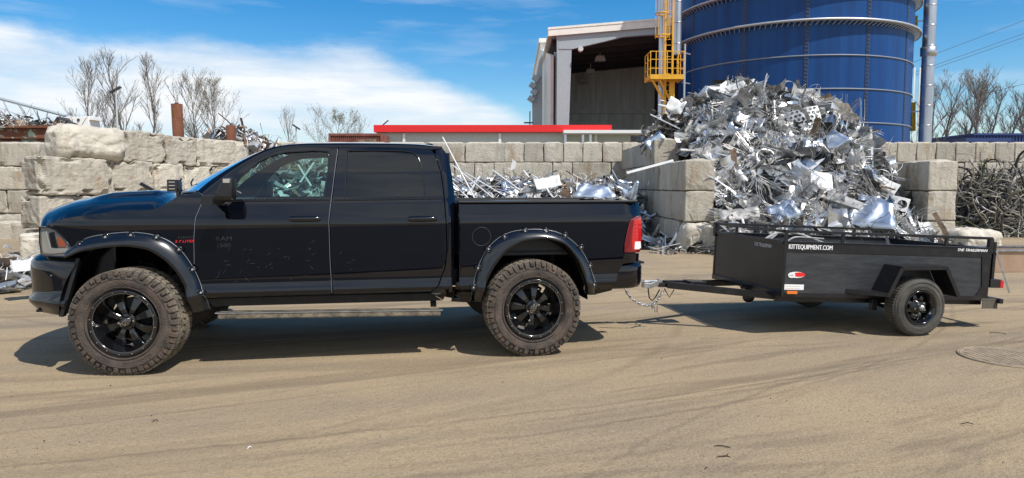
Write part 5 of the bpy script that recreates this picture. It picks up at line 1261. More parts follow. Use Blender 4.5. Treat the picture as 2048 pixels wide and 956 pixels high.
for py0, py1, dpx in ((32, 78, 0), (205, 262, -4)):
    q0 = at(1829 + dpx, py0, SCY - 2.2); q1 = at(1829 + dpx, py1, SCY - 2.2); mb.bar((q0.x - SCX, -2.2, q0.z), (q1.x - SCX, -2.2, q1.z), .22, .25)
mb.build('yellow_channel', 'yellow_dark', silo)
# ---- stacks and pipes
def pipe(px, y0, y1, Y, r, lab, coll=(), name='steel_flue'):
    z1 = at(0, y1, Y).z if y1 is not None else 20; z0 = at(0, y0, Y).z if y0 is not None else 0
    e = tag(empty(name, (X_(px, Y), Y, 0)), lab, 'flue pipe'); mb = MB(); mb.cyl((0, 0, z0), (0, 0, z1), r, 32); k = z0 + .6
    while k < z1: mb.lathe([(r, k - .03), (r + .02, k - .02), (r + .02, k + .02), (r, k + .03)], 32, axis='z'); k += 1.15
    mb.build('pipe', 'duct', e)
    for py0, py1, dr in coll:
        mb = MB(); a, b = at(0, py0, Y).z, at(0, py1, Y).z; mb.lathe([(r, b - .05), (r + dr, b), (r + dr, a), (r, a + .02)], 32, axis='z'); mb.build('collar', 'duct', e)
    return e
SG = pipe(1843, None, None, 41.5, .345, 'tall silver flue standing just right of the blue silo', [(95, 112, .09)])
mb = MB(); q = at(1838, 38, 41.5); mb.bar((-.9, .6, at(0, 40, 41.5).z), (0, 0, at(0, 40, 41.5).z), .08, .08); mb.bar((-.9, .6, at(0, 222, 41.5).z), (0, 0, at(0, 222, 41.5).z), .08, .08); mb.build('bracket', 'duct', SG)
pipe(1318.5, None, None, 38.5, .165, 'slim silver flue behind the yellow ladder platform', [(168, 176, .04), (252, 262, .12)])
pipe(1349, 110, None, 39.5, .215, 'upper silver duct between the yellow ladder and the silo', [])
lp = tag(empty('silver_conduit', (X_(1364, 39.8), 39.8, 0)), 'thin grey conduit rising beside the silo wall behind the heap', 'pipe'); mb = MB()
mb.cyl((0, 0, 0), (0, 0, at(0, 88, 39.8).z), .06, 8)
for py in (105, 165): z = at(0, py, 39.8).z; mb.bar((-.1, 0, z), (.5, .8, z + .05), .06, .06)
mb.build('pipe', 'girder', lp)
# ---- yellow caged ladder and platform
YL = 38.
yl = tag(empty('ladder_tower', (X_(1332, YL), YL, 0)), 'yellow caged ladder with a railed platform against the silo', 'ladder')
ylx = yl.location.x
def q3(px, py, dy=0): p = at(px, py, YL + dy); return (p.x - ylx, dy, p.z)
mb = MB()
for px in (1328, 1343): a = q3(px, 238); b = q3(px, -40); mb.bar(a, (a[0], a[1], b[2]), .09, .10)
zb0 = q3(0, 238)[2]; zb1 = q3(0, -40)[2]; k = zb0
while k < zb1: mb.bar((q3(1329, 0)[0], 0, k), (q3(1343, 0)[0], 0, k), .03, .03); k += .3
mb.build('ladder', 'yellow', yl)
mb = MB()
for py in (-30, 28, 72):
    z = q3(0, py)[2]; cx = q3(1329, 0)[0]; mb.tube([(cx + .38 * math.cos(a) - .1, -.35 * math.sin(a) * 1.0 - .05, z + 0.0) for a in [i * math.pi / 12 for i in range(25)]], .035, 6)
for a in (0.2, .9, 1.6, 2.3, 2.95): cx = q3(1329, 0)[0]; mb.bar((cx + .38 * math.cos(a) - .1, -.35 * math.sin(a) - .05, q3(0, 78)[2]), (cx + .38 * math.cos(a) - .1, -.35 * math.sin(a) - .05, zb1), .03, .03)
mb.build('ladder_cage', 'yellow', yl)
zp = q3(0, 158)[2]; xl_, xr__ = q3(1298, 0)[0], q3(1364, 0)[0]
mb = MB(); mb.box(((xl_ + xr__) / 2, .1, zp), (xr__ - xl_, 1.5, .06)); mb.box(((xl_ + xr__) / 2, -.66, zp + .02), (xr__ - xl_, .05, .24)); mb.box((xl_, .1, zp + .02), (.05, 1.5, .24)); mb.box((xr__, .1, zp + .02), (.05, 1.5, .24)); mb.build('platform', 'yellow', yl)
mb = MB()
for h in (.5, 1.0, 1.45):
    z = zp + h * .92
    for a, b in (((xl_, -.66), (xr__, -.66)), ((xl_, -.66), (xl_, .85)), ((xr__, -.66), (xr__, .85))): mb.bar((a[0], a[1], z), (b[0], b[1], z), .035, .035)
for x in [xl_ + (xr__ - xl_) * i / 6 for i in range(7)]: mb.bar((x, -.66, zp), (x, -.66, zp + 1.34), .04, .04)
for y in (.1, .85):
    for x in (xl_, xr__): mb.bar((x, y, zp), (x, y, zp + 1.34), .04, .04)
mb.build('railing', 'yellow', yl)
mb = MB(); mb.bar((xl_ + .1, -.6, zp - .1), (q3(1333, 0)[0], 0, q3(0, 205)[2]), .08, .08); mb.bar((xl_ + .5, -.6, zp - .1), (q3(1342, 0)[0], 0, q3(0, 198)[2]), .08, .08)
for px in (1333, 1343, 1350): mb.bar((q3(px, 0)[0], .0, 0), (q3(px, 0)[0], .0, zp), .10, .10)
mb.build('support_leg', 'yellow', yl)
# ---- far right: blue shed and power lines
bb = tag(empty('blue_shed', (X_(2030, 55), 55, 0)), 'low dark blue shed roof above the right end of the back wall', 'building'); zb_ = at(0, 270, 55).z
mb = MB(); mb.box((1.2, 3, zb_ / 2), (9.5, 6, zb_))
for i in range(38): mb.box((1.2 - 4.7 + i * .25, -.03, zb_ / 2), (.08, .06, zb_))
mb.build('wall', 'bluebldg', bb); mb = MB(); mb.box((-3.0, 2.5, zb_ - .45), (3.5, 7, .3)); mb.box((1.2, 3, zb_ + .05), (9.7, 6.3, .15)); mb.build('roof', 'bluebldg', bb)
for i, (p0, p1) in enumerate((((1865, 110), (2048, 41)), ((1868, 131), (2048, 67)), ((1868, 137), (2048, 75)), ((1995, 181), (2048, 168)))):
    Y = 70.; a = at(p0[0], p0[1], Y); b = at(p1[0], p1[1], Y); d = b - a; a2 = a - d * 1.0; b2 = b + d * .6; mb = MB()
    pts_ = [a2 + (b2 - a2) * t for t in [i_ / 12 for i_ in range(13)]]; mb.tube(pts_, .022, 5); o = mb.build('power_line', 'cable')
    tag(o, ['highest of the overhead cables at the right', 'middle overhead cable of the three that climb right', 'third overhead cable down, just under the middle one', 'lowest short overhead cable over the right-hand bare trees'][i], 'power line', 'overhead power lines at the right')
# ---- rusty upright pipes
def rusty(px, ptop, w, Y, lab, seed, lean=0):
    e = tag(empty('rusty_pipe', (X_(px, Y), Y, 0)), lab, 'steel pipe', 'rusty upright pipes behind the near left wall'); z1 = at(0, ptop, Y).z; r_ = w / 2 / 1400 * Y; e.rotation_euler = (0, R(lean), 0)
    mb = MB(); mb.lathe([(r_, 0), (r_, z1), (r_ * .9, z1), (r_ * .9, z1 - 1.0)], 32, axis='z'); mb.build('pipe_wall', 'rust', e); return e, z1, r_
e, z1, r_ = rusty(366.5, 208, 21, 22.5, 'taller rusty brown pipe standing behind the near left wall', 1, -1.2)
v, f = text_geo('F', .34, .004); mb = MB(); mb.add([(x, -math.sqrt(max(0, r_ * r_ - x * x)) - .006, z + z1 - .30) for x, z, d in v], f); mb.build('painted_mark', 'yellow_dark', e)
mb = MB(); mb.box((0, 0, z1 + .02), (.10, .06, .06)); mb.build('lifting_lug', 'rust', e)
rusty(467, 251, 18, 22.8, 'shorter rusty brown pipe standing in dark scrap behind the near left wall', 2)
# ---- rusty beam on green post at far left
bm0 = tag(empty('rusty_steel_frame', (X_(60, 24.2), 24.2, 0)), 'rusty steel beam with flaking pale green paint on a green post at far left', 'steel frame'); bx0 = bm0.location.x
def fz(py): return at(0, py, 24.2).z
def fx2(px): return X_(px, 24.2) - bx0
mb = MB(); mb.prism([(fx2(-60), 0, fz(284)), (fx2(86), 0, fz(284)), (fx2(104), 0, fz(284)), (fx2(104), 0, fz(249)), (fx2(60), 0, fz(254)), (fx2(-60), 0, fz(256))], (0, .06, 0)); mb.box((fx2(20), .0, fz(276)), (2.9, .4, .05)); mb.box((fx2(20), .0, fz(254.5)), (2.9, .4, .06)); mb.build('beam', 'rust_green', bm0)
mb = MB(); mb.prism([(fx2(78), -.1, fz(270)), (fx2(103), -.1, fz(270)), (fx2(103), -.1, fz(295)), (fx2(88), -.1, fz(295))], (0, .2, 0)); mb.build('gusset', 'rust_green', bm0)
mb = MB(); mb.box((fx2(97), .05, fz(294) / 2), (.30, .30, fz(294))); mb.build('post', 'green_post', bm0)
# ---- crane boom, scrap handler cab
cr = tag(empty('lattice_crane', (X_(160, 55), 55, 0)), 'far lattice crane boom rising left from a white machine house', 'crane'); cx0 = cr.location.x
def c3(px, py, dy=0): p = at(px, py, 55); return Vector((p.x - cx0, dy, p.z))
mb = MB()
for dy in (-.5, .5): mb.tube([c3(-140, 158, dy), c3(0, 196, dy), c3(150, 236, dy)], .06, 6); mb.tube([c3(-140, 160, dy), c3(0, 199, dy), c3(150, 238, dy)], .03, 5)
mb.tube([c3(-140, 212), c3(0, 231), c3(95, 256)], .12, 6)
for a, b in (((5, 198), (22, 232)), ((35, 206), (57, 242)), ((65, 213), (85, 250)), ((96, 222), (90, 250)), ((-30, 190), (-10, 226)), ((-60, 182), (-40, 222))): mb.tube([c3(*a), c3(*b)], .05, 5)
for a, b in (((22, 224), (57, 243)), ((0, 216), (60, 238))): mb.tube([c3(*a), c3(*b)], .02, 4)
mb.build('boom', 'shed_grey', cr)
mb = MB(); a = c3(150, 240); b = c3(183, 250); mb.box(((a.x + b.x) / 2, 0, c3(0, 248).z), (b.x - a.x + .5, 1.6, .95)); mb.box((c3(178, 0).x, -.1, c3(0, 238).z), (.6, 1.2, .3)); mb.box(((a.x + b.x) / 2, 0, c3(0, 248).z / 2 - .25), (1.0, 1.0, c3(0, 248).z - .5)); mh = mb.build('machine_house', 'white', cr, bevel=.03)
mb = MB(); mb.box((c3(159, 0).x, -.83, c3(0, 242).z), (.18, .04, .2)); mb.build('window', 'shed_dark', mh); mb = MB(); mb.box((c3(145, 0).x, -.4, c3(0, 247).z), (.28, .5, .35)); mb.build('red_panel', 'red', mh)
hp = tag(empty('dark_hopper', (X_(118, 30), 30, 0)), 'dark peaked steel hopper poking above the white boulder-like block', 'hopper'); mb = MB(); hx0 = hp.location.x
def h3(px, py): p = at(px, py, 30); return (p.x - hx0, 0, p.z)
mb.prism([h3(105, 262), h3(105, 246), h3(114, 233), h3(121, 240), h3(134, 245), h3(137, 262)], (0, .8, 0)); mb.box((.15, .4, h3(0, 262)[2] / 2), (.5, .5, h3(0, 262)[2])); mb.build('hopper_body', 'shed_dark', hp)
# ---- street lamps
def lamp(px, ptop, Y, lab, s=1):
    e = tag(empty('street_lamp', (X_(px, Y), Y, 0)), lab, 'street lamp', 'street lamps beyond the yard'); z = at(0, ptop, Y).z; mb = MB(); mb.cyl((0, 0, 0), (0, 0, z), .11, 8, r2=.06); mb.build('pole', 'lamp_grey', e)
    mb = MB(); mb.bar((-.40 * s, 0, z - .25), (.35 * s, 0, z + .15), .28, .12); mb.build('lamp_head', 'shed_dark', e)
lamp(242, 178, 52, 'tall pale street lamp in front of the left bare trees'); lamp(596, 253, 62, 'small distant street lamp left of the budding tree', -.8)
# ---- tan board box at right, manhole
def tanbox():
    Y = 13.2; x0 = X_(1990, Y); e = tag(empty('steel_trough', (x0 + 1.4, Y, 0)), 'low tan box with a pale rim standing behind the trailer rear', 'box'); zt = gnd(0, 0).z
    h = at(0, 503, Y).z; mb = MB()
    mb.box((0, .03, h / 2), (2.8, .05, h)); mb.box((0, .9, h / 2), (2.8, .05, h)); mb.box((-1.38, .46, h / 2), (.05, .86, h)); mb.box((1.38, .46, h / 2), (.05, .86, h)); mb.build('box_wall', 'tanbox', e)
    mb = MB(); mb.box((0, .02, h + .02), (2.86, .09, .035)); mb.box((0, .9, h + .02), (2.86, .07, .03)); mb.box((-1.38, .46, h + .018), (.07, .8, .03)); mb.build('rim', 'steel', e)
tanbox()
mc = gnd(2016, 717); mcr = gnd(1927, 716); rad = (mc - mcr).length
mb = MB(); n = 40
mb.lathe([(rad - .012, .018), (rad - .010, .022), (rad, .022), (rad + .003, .010)], 48, axis='z'); mb.lathe([(0, .020), (rad - .018, .020)], 48, axis='z')
for i in range(-6, 7):
    for j in range(-6, 7):
        x, y = i * rad / 7.2, j * rad / 7.2
        if math.hypot(x, y) < rad * .86: mb.box((x, y, .021), (rad / 8.6, rad / 8.2, .006))
mh = mb.build('manhole_cover', 'iron'); mh.location = (mc.x, mc.y, 0.0); tag(mh, 'round dusty manhole cover set in the dirt at the right', 'manhole cover')

# ================================================================ TREES
def tree(px, ptop, Y, seed, lab, group, spread=.42, lean=0, levels=3, bud=None, r0=None, width=.34, low=.16, n1=18):
    random.seed(seed); rn = random
    e = tag(empty('bare_tree', (X_(px, Y), Y, 0)), lab, 'tree', group); Ht = at(0, ptop, Y).z
    tr = MB(); cr_ = MB(); r0 = r0 or Ht * .0125; buds = []
    def branch(p, d, L_, r_, lv):
        n = 6 if lv == 1 else 4; P = [p]; q = p.copy(); dd = d.copy()
        for i in range(n):
            dd = (dd + Vector((rn.gauss(0, .09), rn.gauss(0, .09), rn.gauss(.09, .05)))).normalized(); q = q + dd * L_ / n; P.append(q.copy())
        cr_.tube(P, [max(.0075, r_ * (1 - .8 * i / n)) for i in range(n + 1)], 4 if lv < 2 else 3, cap=False)
        buds.append(P[-1])
        if lv >= levels: return
        for i in range({1: 11, 2: 5}.get(lv, 3)):
            t = rn.uniform(.2, .98); k = min(n - 1, int(t * n)); s_ = P[k].lerp(P[k + 1], t * n - k); base = (P[k + 1] - P[k]).normalized(); a = rn.uniform(0, 2 * math.pi)
            sp = rn.uniform(.35, .85); sd_ = Vector((math.cos(a), math.sin(a), .2)); nd = (base * math.cos(sp) + sd_ * math.sin(sp)).normalized()
            branch(s_, nd, L_ * rn.uniform(.30, .55) * (1.15 - .4 * t), r_ * .5, lv + 1)
    n = 14; P = [Vector((0, 0, 0))]; d = Vector((math.sin(R(lean)), 0, 1)).normalized()
    for i in range(n):
        d = (d + Vector((rn.gauss(0, .07), rn.gauss(0, .07), .06))).normalized(); P.append(P[-1] + d * Ht * .97 / n)
    rs = [max(.02, r0 * (1 - .93 * i / n)) for i in range(n + 1)]; tr.tube(P, rs, 7, cap=False)
    for i in range(n1):
        t = low + (.97 - low) * ((i + rn.random()) / n1) ** .85; k = min(n - 1, int(t * n)); s_ = P[k].lerp(P[k + 1], t * n - k); a = i * 2.4 + rn.uniform(-.5, .5)
        env = math.sin(math.pi * min(1, .12 + .88 * (t - low) / (1.06 - low))) ** .6
        sp = spread * rn.uniform(.6, 1.7) * (1.15 - .3 * t); nd = Vector((math.cos(a) * math.sin(sp), math.sin(a) * math.sin(sp), math.cos(sp))).normalized()
        branch(s_, nd, min(Ht * width * env * rn.uniform(.7, 1.15), Ht * 1.06 * (1.02 - t) + Ht * .03), r0 * .42 * (1.05 - t * .75), 1)
    tr.build('trunk', 'bark', e)
    if bud:
        for b in buds:
            for _ in range(bud):
                c = b + Vector((rn.gauss(0, .16), rn.gauss(0, .16), rn.gauss(0, .16))); s = rn.uniform(.03, .07); u = rvec_(rn) * s; w_ = rvec_(rn) * s
                cr_.add([c, c + u, c + u + w_, c + w_], [(0, 1, 2, 3)], 1)
    cr_.build('crown', ['twig', 'bud'] if bud else 'twig', e)
def rvec_(rn): return Vector((rn.gauss(0, 1), rn.gauss(0, 1), rn.gauss(0, 1))).normalized()
GL = 'bare trees beyond the yard at left'; GR = 'bare trees beyond the back wall at right'
tree(188, 130, 70, 1, 'slim bare tree, leftmost of the left group', GL, .40, width=.30)
tree(245, 108, 72, 2, 'tallest bare tree, directly behind the street lamp', GL, .36, width=.28)
tree(299, 116, 71, 3, 'bare forked tree right of the street lamp', GL, .38, width=.26)
tree(218, 185, 76, 4, 'short bushy bare tree low between the left group', GL, .5, width=.34)
tree(408, 160, 66, 5, 'broad bare tree right behind the taller rusty pipe', GL, .62, bud=1, width=.36)
tree(448, 166, 67, 6, 'rounded bare tree between the two rusty pipes', GL, .62, bud=1, width=.36)
tree(583, 222, 90, 7, 'faint small bare tree left of the budding tree', GL, .35, levels=2, n1=16)
tree(657, 217, 62, 8, 'small round tree with pale green buds above the cab', GL, .75, bud=2, width=.42)
RT = [(1838, 175, 'bare tree showing between the silo and the silver flue'), (1874, 150, 'slim bare tree just right of the silver flue'), (1893, 165, 'thin bare tree second right of the silver flue'), (1912, 150, 'dense bare tree third right of the silver flue'), (1926, 136, 'tallest leaning bare tree at the right'), (1962, 170, 'bare tree with a thick crooked trunk at the right'), (1990, 185, 'bare tree over the left end of the blue shed'), (2012, 175, 'bare tree over the middle of the blue shed'), (2040, 180, 'bare tree at the very right edge')]
for i, (px, pt, l) in enumerate(RT): tree(px, pt, 58 + (i % 3) * 3, 20 + i, l, GR, .48, lean=(0, 6, 4, 7, 10, 7, 5, 9, 7)[i], r0=.19, width=.27, n1=12, low=.30)

# ================================================================ SCRAP HEAPS
rg = random
MATS = ['alu', 'alu_dull', 'alu_white', 'alu_blue', 'scrap_dark', 'scrap_brown', 'scrap_core']
def rvec(): return Vector((rg.gauss(0, 1), rg.gauss(0, 1), rg.gauss(0, 1)))
def frame(n):
    a = rvec(); x = (a - n * a.dot(n)).normalized(); return Matrix((x, n.cross(x), n)).transposed()
def s_sheet(mb, c, Rm, w, l, bend, cr_, m, nx=4, ny=3, twist=0):
    rows = []; ph = rg.uniform(0, 6)
    for i in range(ny + 1):
        r = []
        for j in range(nx + 1):
            u = j / nx - .5; v = i / ny - .5; z = bend * (u * u * 4) * w + rg.gauss(0, cr_) * w + twist * u * v * w
            if bend > .35: a = u * bend * 3; x = math.sin(a) / max(.01, bend * 3) * w; z = (1 - math.cos(a)) / (bend * 3) * w + rg.gauss(0, cr_) * w
            else: x = u * w
            r.append((c + Rm @ Vector((x + rg.gauss(0, cr_) * w * .6, v * l, z)))[:])
        rows.append(r)
    mb.grid(rows, m, smooth=rg.random() < .35)
def s_strip(mb, c, Rm, w, l, curl, m, n=9):
    p = Vector((0, 0, 0)); a = rg.uniform(-1, 1); da = curl * rg.choice((-1, 1)) / n; rows = []; tw = rg.uniform(-.25, .25); t = 0
    b = Vector((0, 1, 0)); yaw = 0
    for i in range(n + 1):
        d = Vector((math.cos(a), math.sin(yaw) * .4, math.sin(a))); q = c + Rm @ (p - Vector((l / 2, 0, 0)))
        wv = Rm @ Vector((0, math.cos(t), math.sin(t))) * (w / 2); rows.append([(q - wv)[:], (q + wv)[:]])
        p = p + d * (l / n); a += da + rg.gauss(0, .12 * abs(curl) + .03); t += tw; yaw += rg.gauss(0, .3)
    mb.grid(rows, m, smooth=True)
def s_wire(mb, c, Rm, l, r_, curl, m, n=8, sides=4):
    p = Vector((0, 0, 0)); d = Vector((1, 0, 0)); ax = rvec().normalized(); pts = []
    for i in range(n + 1):
        pts.append(c + Rm @ (p - Vector((l * .4, 0, 0)))); p = p + d * (l / n)
        d = (Matrix.Rotation(curl / n + rg.gauss(0, .1), 3, ax) @ d).normalized(); ax = (ax + rvec() * .15).normalized()
    mb.tube(pts, r_, sides, m, cap=False)
def s_bar(mb, c, Rm, l, w, h, m):
    a = c + Rm @ Vector((-l / 2, 0, 0)); b = c + Rm @ Vector((l / 2, 0, 0))
    if rg.random() < .5: mb.bar(a, b, w, h, m, up=Rm @ Vector((0, 0, 1)))
    else:
        mb.bar(a, b, w, .006, m, up=Rm @ Vector((0, 0, 1))); o = Rm @ Vector((0, w / 2, h / 2)); mb.bar(a + o, b + o, .006, h, m, up=Rm @ Vector((0, 0, 1)))
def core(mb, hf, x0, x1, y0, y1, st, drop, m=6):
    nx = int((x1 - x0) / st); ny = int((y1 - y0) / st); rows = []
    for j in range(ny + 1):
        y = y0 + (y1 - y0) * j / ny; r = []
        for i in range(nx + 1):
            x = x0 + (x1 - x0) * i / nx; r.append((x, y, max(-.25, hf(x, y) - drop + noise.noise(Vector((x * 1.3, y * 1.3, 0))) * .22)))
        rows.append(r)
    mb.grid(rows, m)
def fill(mb, hf, x0, x1, y0, y1, n, ok=None, wts=(.30, .26, .13, .07, .16, .05), size=1., kinds=(.30, .30, .28, .12), flow=None, depth=.25, spread=.55, mats=None, wr=(.006, .016)):
    k = 0; tries = 0
    while k < n and tries < n * 6:
        tries += 1; x = rg.uniform(x0, x1); y = rg.uniform(y0, y1); z = hf(x, y)
        if z < .02 or (ok and not ok(x, y, z)): continue
        e = .15; nrm_ = Vector((-(hf(x + e, y) - hf(x - e, y)) / (2 * e), -(hf(x, y + e) - hf(x, y - e)) / (2 * e), 1)).normalized()
        t = rg.choices((0, 1, 2, 3), kinds)[0]; n2 = (nrm_ + rvec() * spread * (1 if t == 0 else .5)).normalized(); Rm = frame(n2); c = Vector((x, y, z)) - nrm_ * rg.uniform(-.05, depth)
        c.z = max(.03, c.z); m = rg.choices(range(len(wts)), wts)[0] if mats is None else rg.choices(mats[0], mats[1])[0]
        s_ = size * min(1.5, math.exp(rg.gauss(0, .33)))
        if t == 0: w = rg.uniform(.12, .42) * s_; s_sheet(mb, c, Rm, w, w * rg.uniform(.5, 2.0), rg.choice((0, .1, .3, .6, .9)), rg.choice((.01, .03, .09)), m, twist=rg.uniform(-.4, .4))
        elif t == 1: s_strip(mb, c, Rm, rg.uniform(.015, .08) * s_, rg.uniform(.3, .95) * s_, rg.choice((.1, .4, 1.2, 3.0)), m)
        elif t == 2: s_wire(mb, c, Rm, rg.uniform(.4, 1.4) * s_, rg.uniform(*wr), rg.choice((.3, 1.0, 2.5, 4.5)), m)
        else: s_bar(mb, c, Rm, rg.uniform(.3, 1.3) * s_, rg.uniform(.02, .07), rg.uniform(.01, .05), m)
        k += 1
def interp(P, Y):
    xs = [X_(p[0], Y) for p in P]; zs = [at(p[0], p[1], Y).z for p in P]; return xs, zs
# -- the big aluminium heap
rg.seed(21)
HX, HZ = interp([(1205, 318), (1240, 296), (1265, 284), (1300, 262), (1330, 240), (1350, 226), (1400, 200), (1440, 174), (1475, 162), (1510, 176), (1540, 186), (1575, 180), (1620, 196), (1665, 216), (1690, 256), (1735, 286), (1762, 326), (1790, 365), (1815, 405), (1850, 450), (1880, 475)], 22)
def h_big(x, y):
    z = float(np.interp(x, HX, HZ, left=0, right=0)); s = max(0, (y - 15.7) / 6.3)
    if y < 22: f = min(1, s) ** .80
    else: f = max(0, 1 - (y - 22) / 5.5) ** .7
    if x > 9: z = min(max(z, 2.6 - (x - 9) * .9), max(.1, 2.6 - (x - 9.0) * 1.35 + max(0, y - 17.0) * .85))
    b = noise.noise(Vector((x * .9, y * .9, 3))) * .38 + noise.noise(Vector((x * 2.2, y * 2.2, 9))) * .16
    return max(0, z * f + b * min(1, z * f * .6))
def ok_big(x, y, z):
    if x < 4.05: return False
    if x > 10.35 and y < 19.5: return False
    if x > 9.0 and z > 2.5 - (x - 9.0) * 1.35 + max(0, y - 17.0) * .75: return False
    if x < 5.12: return y > 22.2 and z > 3.12
    if 10.4 < x < 11.4 and 17.5 < y < 19.4: return z > 2.3
    return True
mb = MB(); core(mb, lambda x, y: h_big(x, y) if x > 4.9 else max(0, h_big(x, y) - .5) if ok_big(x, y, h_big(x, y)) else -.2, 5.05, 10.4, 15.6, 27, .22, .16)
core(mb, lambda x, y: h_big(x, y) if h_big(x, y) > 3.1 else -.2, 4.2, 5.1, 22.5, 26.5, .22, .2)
fill(mb, h_big, 5.1, 10.8, 15.6, 24.5, 1500, ok_big, depth=.22, wts=(.26, .34, .13, .12, .14, .015), kinds=(.85, .05, 0, .10), size=1.25, spread=.5)
fill(mb, h_big, 4.1, 5.4, 21.6, 23.6, 900, ok_big, depth=.15, kinds=(.6, .15, .15, .10), size=.9, spread=.4)
fill(mb, h_big, 4.9, 11.0, 15.5, 24.5, 3600, ok_big, depth=.22, wts=(.28, .30, .11, .07, .20, .04), kinds=(.44, .12, .30, .14), size=.8, wr=(.004, .011), spread=.5)
fill(mb, h_big, 4.3, 11.0, 15.5, 23, 6500, ok_big, size=.5, depth=.10, kinds=(.30, .14, .53, .03), wr=(.003, .007), wts=(.30, .28, .12, .06, .20, .04), spread=.45)
for _ in range(230):
    x = rg.uniform(5.0, 10.0); y = rg.uniform(16.2, 21.4); z = h_big(x, y)
    if z < .3 or not ok_big(x, y, z): continue
    e = .25; n_ = Vector((-(h_big(x + e, y) - h_big(x - e, y)) / .5, -(h_big(x, y + e) - h_big(x, y - e)) / .5, 1)).normalized(); Rm = frame((n_ + rvec() * .12).normalized()); cu_ = rg.choice((.2, .6, 1.4, 2.6)); L_ = rg.uniform(.5, 1.5); c = Vector((x, y, z)) + n_ * .0; m = rg.choices((0, 1, 2, 4), (.4, .3, .15, .15))[0]; sd_ = rg.random() * 1e6; st_ = rg.getstate()
    for k in range(rg.randrange(8, 22)):
        o_ = Rm @ Vector((rg.gauss(0, .03), rg.gauss(0, .07), rg.gauss(0, .03))); keep = rg.getstate(); rg.seed(sd_ + (k // 4)); s_wire(mb, c + o_, Rm, L_, .006, cu_, m, n=9, sides=3); rg.setstate(keep)
bh = mb.build('scrap_metal_heap', MATS); tag(bh, 'towering tangle of bright scrap aluminium piled between the divider wall and the pier', 'scrap heap', None, 'stuff')
# -- low heap behind the cab and bed
rg.seed(33)
LX, LZ = interp([(470, 350), (560, 342), (640, 338), (700, 352), (880, 358), (905, 362), (940, 370), (1000, 368), (1040, 360), (1080, 372), (1110, 366), (1160, 374), (1200, 366), (1240, 370), (1280, 386)], 22.5)
def h_low(x, y):
    z = float(np.interp(x, LX, LZ)); f = min(1, max(0, (y - 18.6) / 3.6)) ** .8
    b = noise.noise(Vector((x * 1.1, y * 1.1, 5))) * .25
    if x > 3.2: z *= 1 - (x - 3.2) * .15
    return max(0, z * f + b * f)
ok_low = lambda x, y, z: x < 4.0 and y < 27.0
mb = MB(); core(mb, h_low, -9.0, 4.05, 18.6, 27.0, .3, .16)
fill(mb, h_low, -9, 4, 18.6, 26.0, 2600, ok_low, wts=(.26, .24, .24, .06, .08, .12), kinds=(.42, .22, .22, .14), size=.85, spread=.4)
fill(mb, h_low, -2.5, 4, 20, 25, 700, ok_low, size=.6, depth=.0, spread=.6, kinds=(.5, .2, .22, .08), wts=(.28, .22, .28, .1, .06, .06))
tag(mb.build('scrap_metal_heap', MATS), 'low spread of pale scrap metal in the bay seen over the truck bed', 'scrap heap', None, 'stuff')
# -- black cable heap at right
rg.seed(8)
CX, CZ = interp([(1905, 452), (1918, 430), (1930, 402), (1945, 386), (1975, 370), (2010, 366), (2048, 370), (2100, 366), (2160, 430)], 25)
def h_cab(x, y):
    z = float(np.interp(x, CX, CZ, left=0, right=0)); f = min(1, max(0, (y - 22.4) / 2.6)) ** .55
    return max(0, z * f + noise.noise(Vector((x, y, 2))) * .15 * f)
mb = MB()
nx = 30
core(mb, h_cab, CX[0], CX[-1], 22.4, 27, .25, .15, 4)
CM = ['cable', 'cable_grey', 'cable_green', 'alu_dull', 'scrap_dark']
for _ in range(1500):
    x = rg.uniform(CX[0], CX[-1]); y = rg.uniform(22.5, 26.3); z = h_cab(x, y)
    if z < .05: continue
    e = .2; n_ = Vector((-(h_cab(x + e, y) - h_cab(x - e, y)) / .4, -(h_cab(x, y + e) - h_cab(x, y - e)) / .4, 1)).normalized(); n_ = (n_ + rvec() * .07).normalized()
    s_wire(mb, Vector((x, y, z)) - n_ * rg.uniform(-.04, .15), frame(n_), rg.uniform(.7, 2.2), min(.045, .007 + abs(rg.gauss(0, .015))), rg.choice((1.5, 3, 4.5, 6)), rg.choices((0, 1, 2, 3), (.36, .52, .08, .04))[0], n=12, sides=5)
tag(mb.build('cable_heap', CM), 'tangled mound of old black cables in front of the right end of the back wall', 'cable heap', None, 'stuff')
# -- heaps over the far left walls
rg.seed(12)
DM_ = (list(range(6)), (.08, .14, .16, .03, .30, .29))
AX, AZ = interp([(-80, 232), (0, 240), (50, 250), (110, 256), (150, 262)], 28)
def h_a(x, y): return max(0, float(np.interp(x, AX, AZ)) * min(1, max(0, (y - 24.8) / 3)) ** .6 + noise.noise(Vector((x, y, 0))) * .3)
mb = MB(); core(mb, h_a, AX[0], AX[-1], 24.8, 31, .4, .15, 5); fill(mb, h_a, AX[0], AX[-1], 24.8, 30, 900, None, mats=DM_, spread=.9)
tag(mb.build('mixed_scrap_heap', MATS), 'mixed dark and coloured scrap heaped behind the rusty beam at far left', 'scrap heap', None, 'stuff')
BX, BZ = interp([(340, 318), (390, 300), (415, 278), (430, 262), (455, 258), (480, 268), (510, 282), (545, 300), (600, 318)], 25)
def h_b(x, y): return max(0, float(np.interp(x, BX, BZ)) * min(1, max(0, (y - 22.6) / 2.4)) ** .5 * min(1, max(0, (30 - y) / 3)) + noise.noise(Vector((x, y, 0))) * .2)
mb = MB(); core(mb, h_b, BX[0], BX[-1], 22.6, 29, .3, .15, 5); fill(mb, h_b, BX[0], BX[-1], 22.6, 28, 1100, None, mats=DM_, spread=.9)
tag(mb.build('mixed_scrap_heap', MATS), 'dark brown and white mixed scrap heaped around the shorter rusty pipe', 'scrap heap', None, 'stuff')
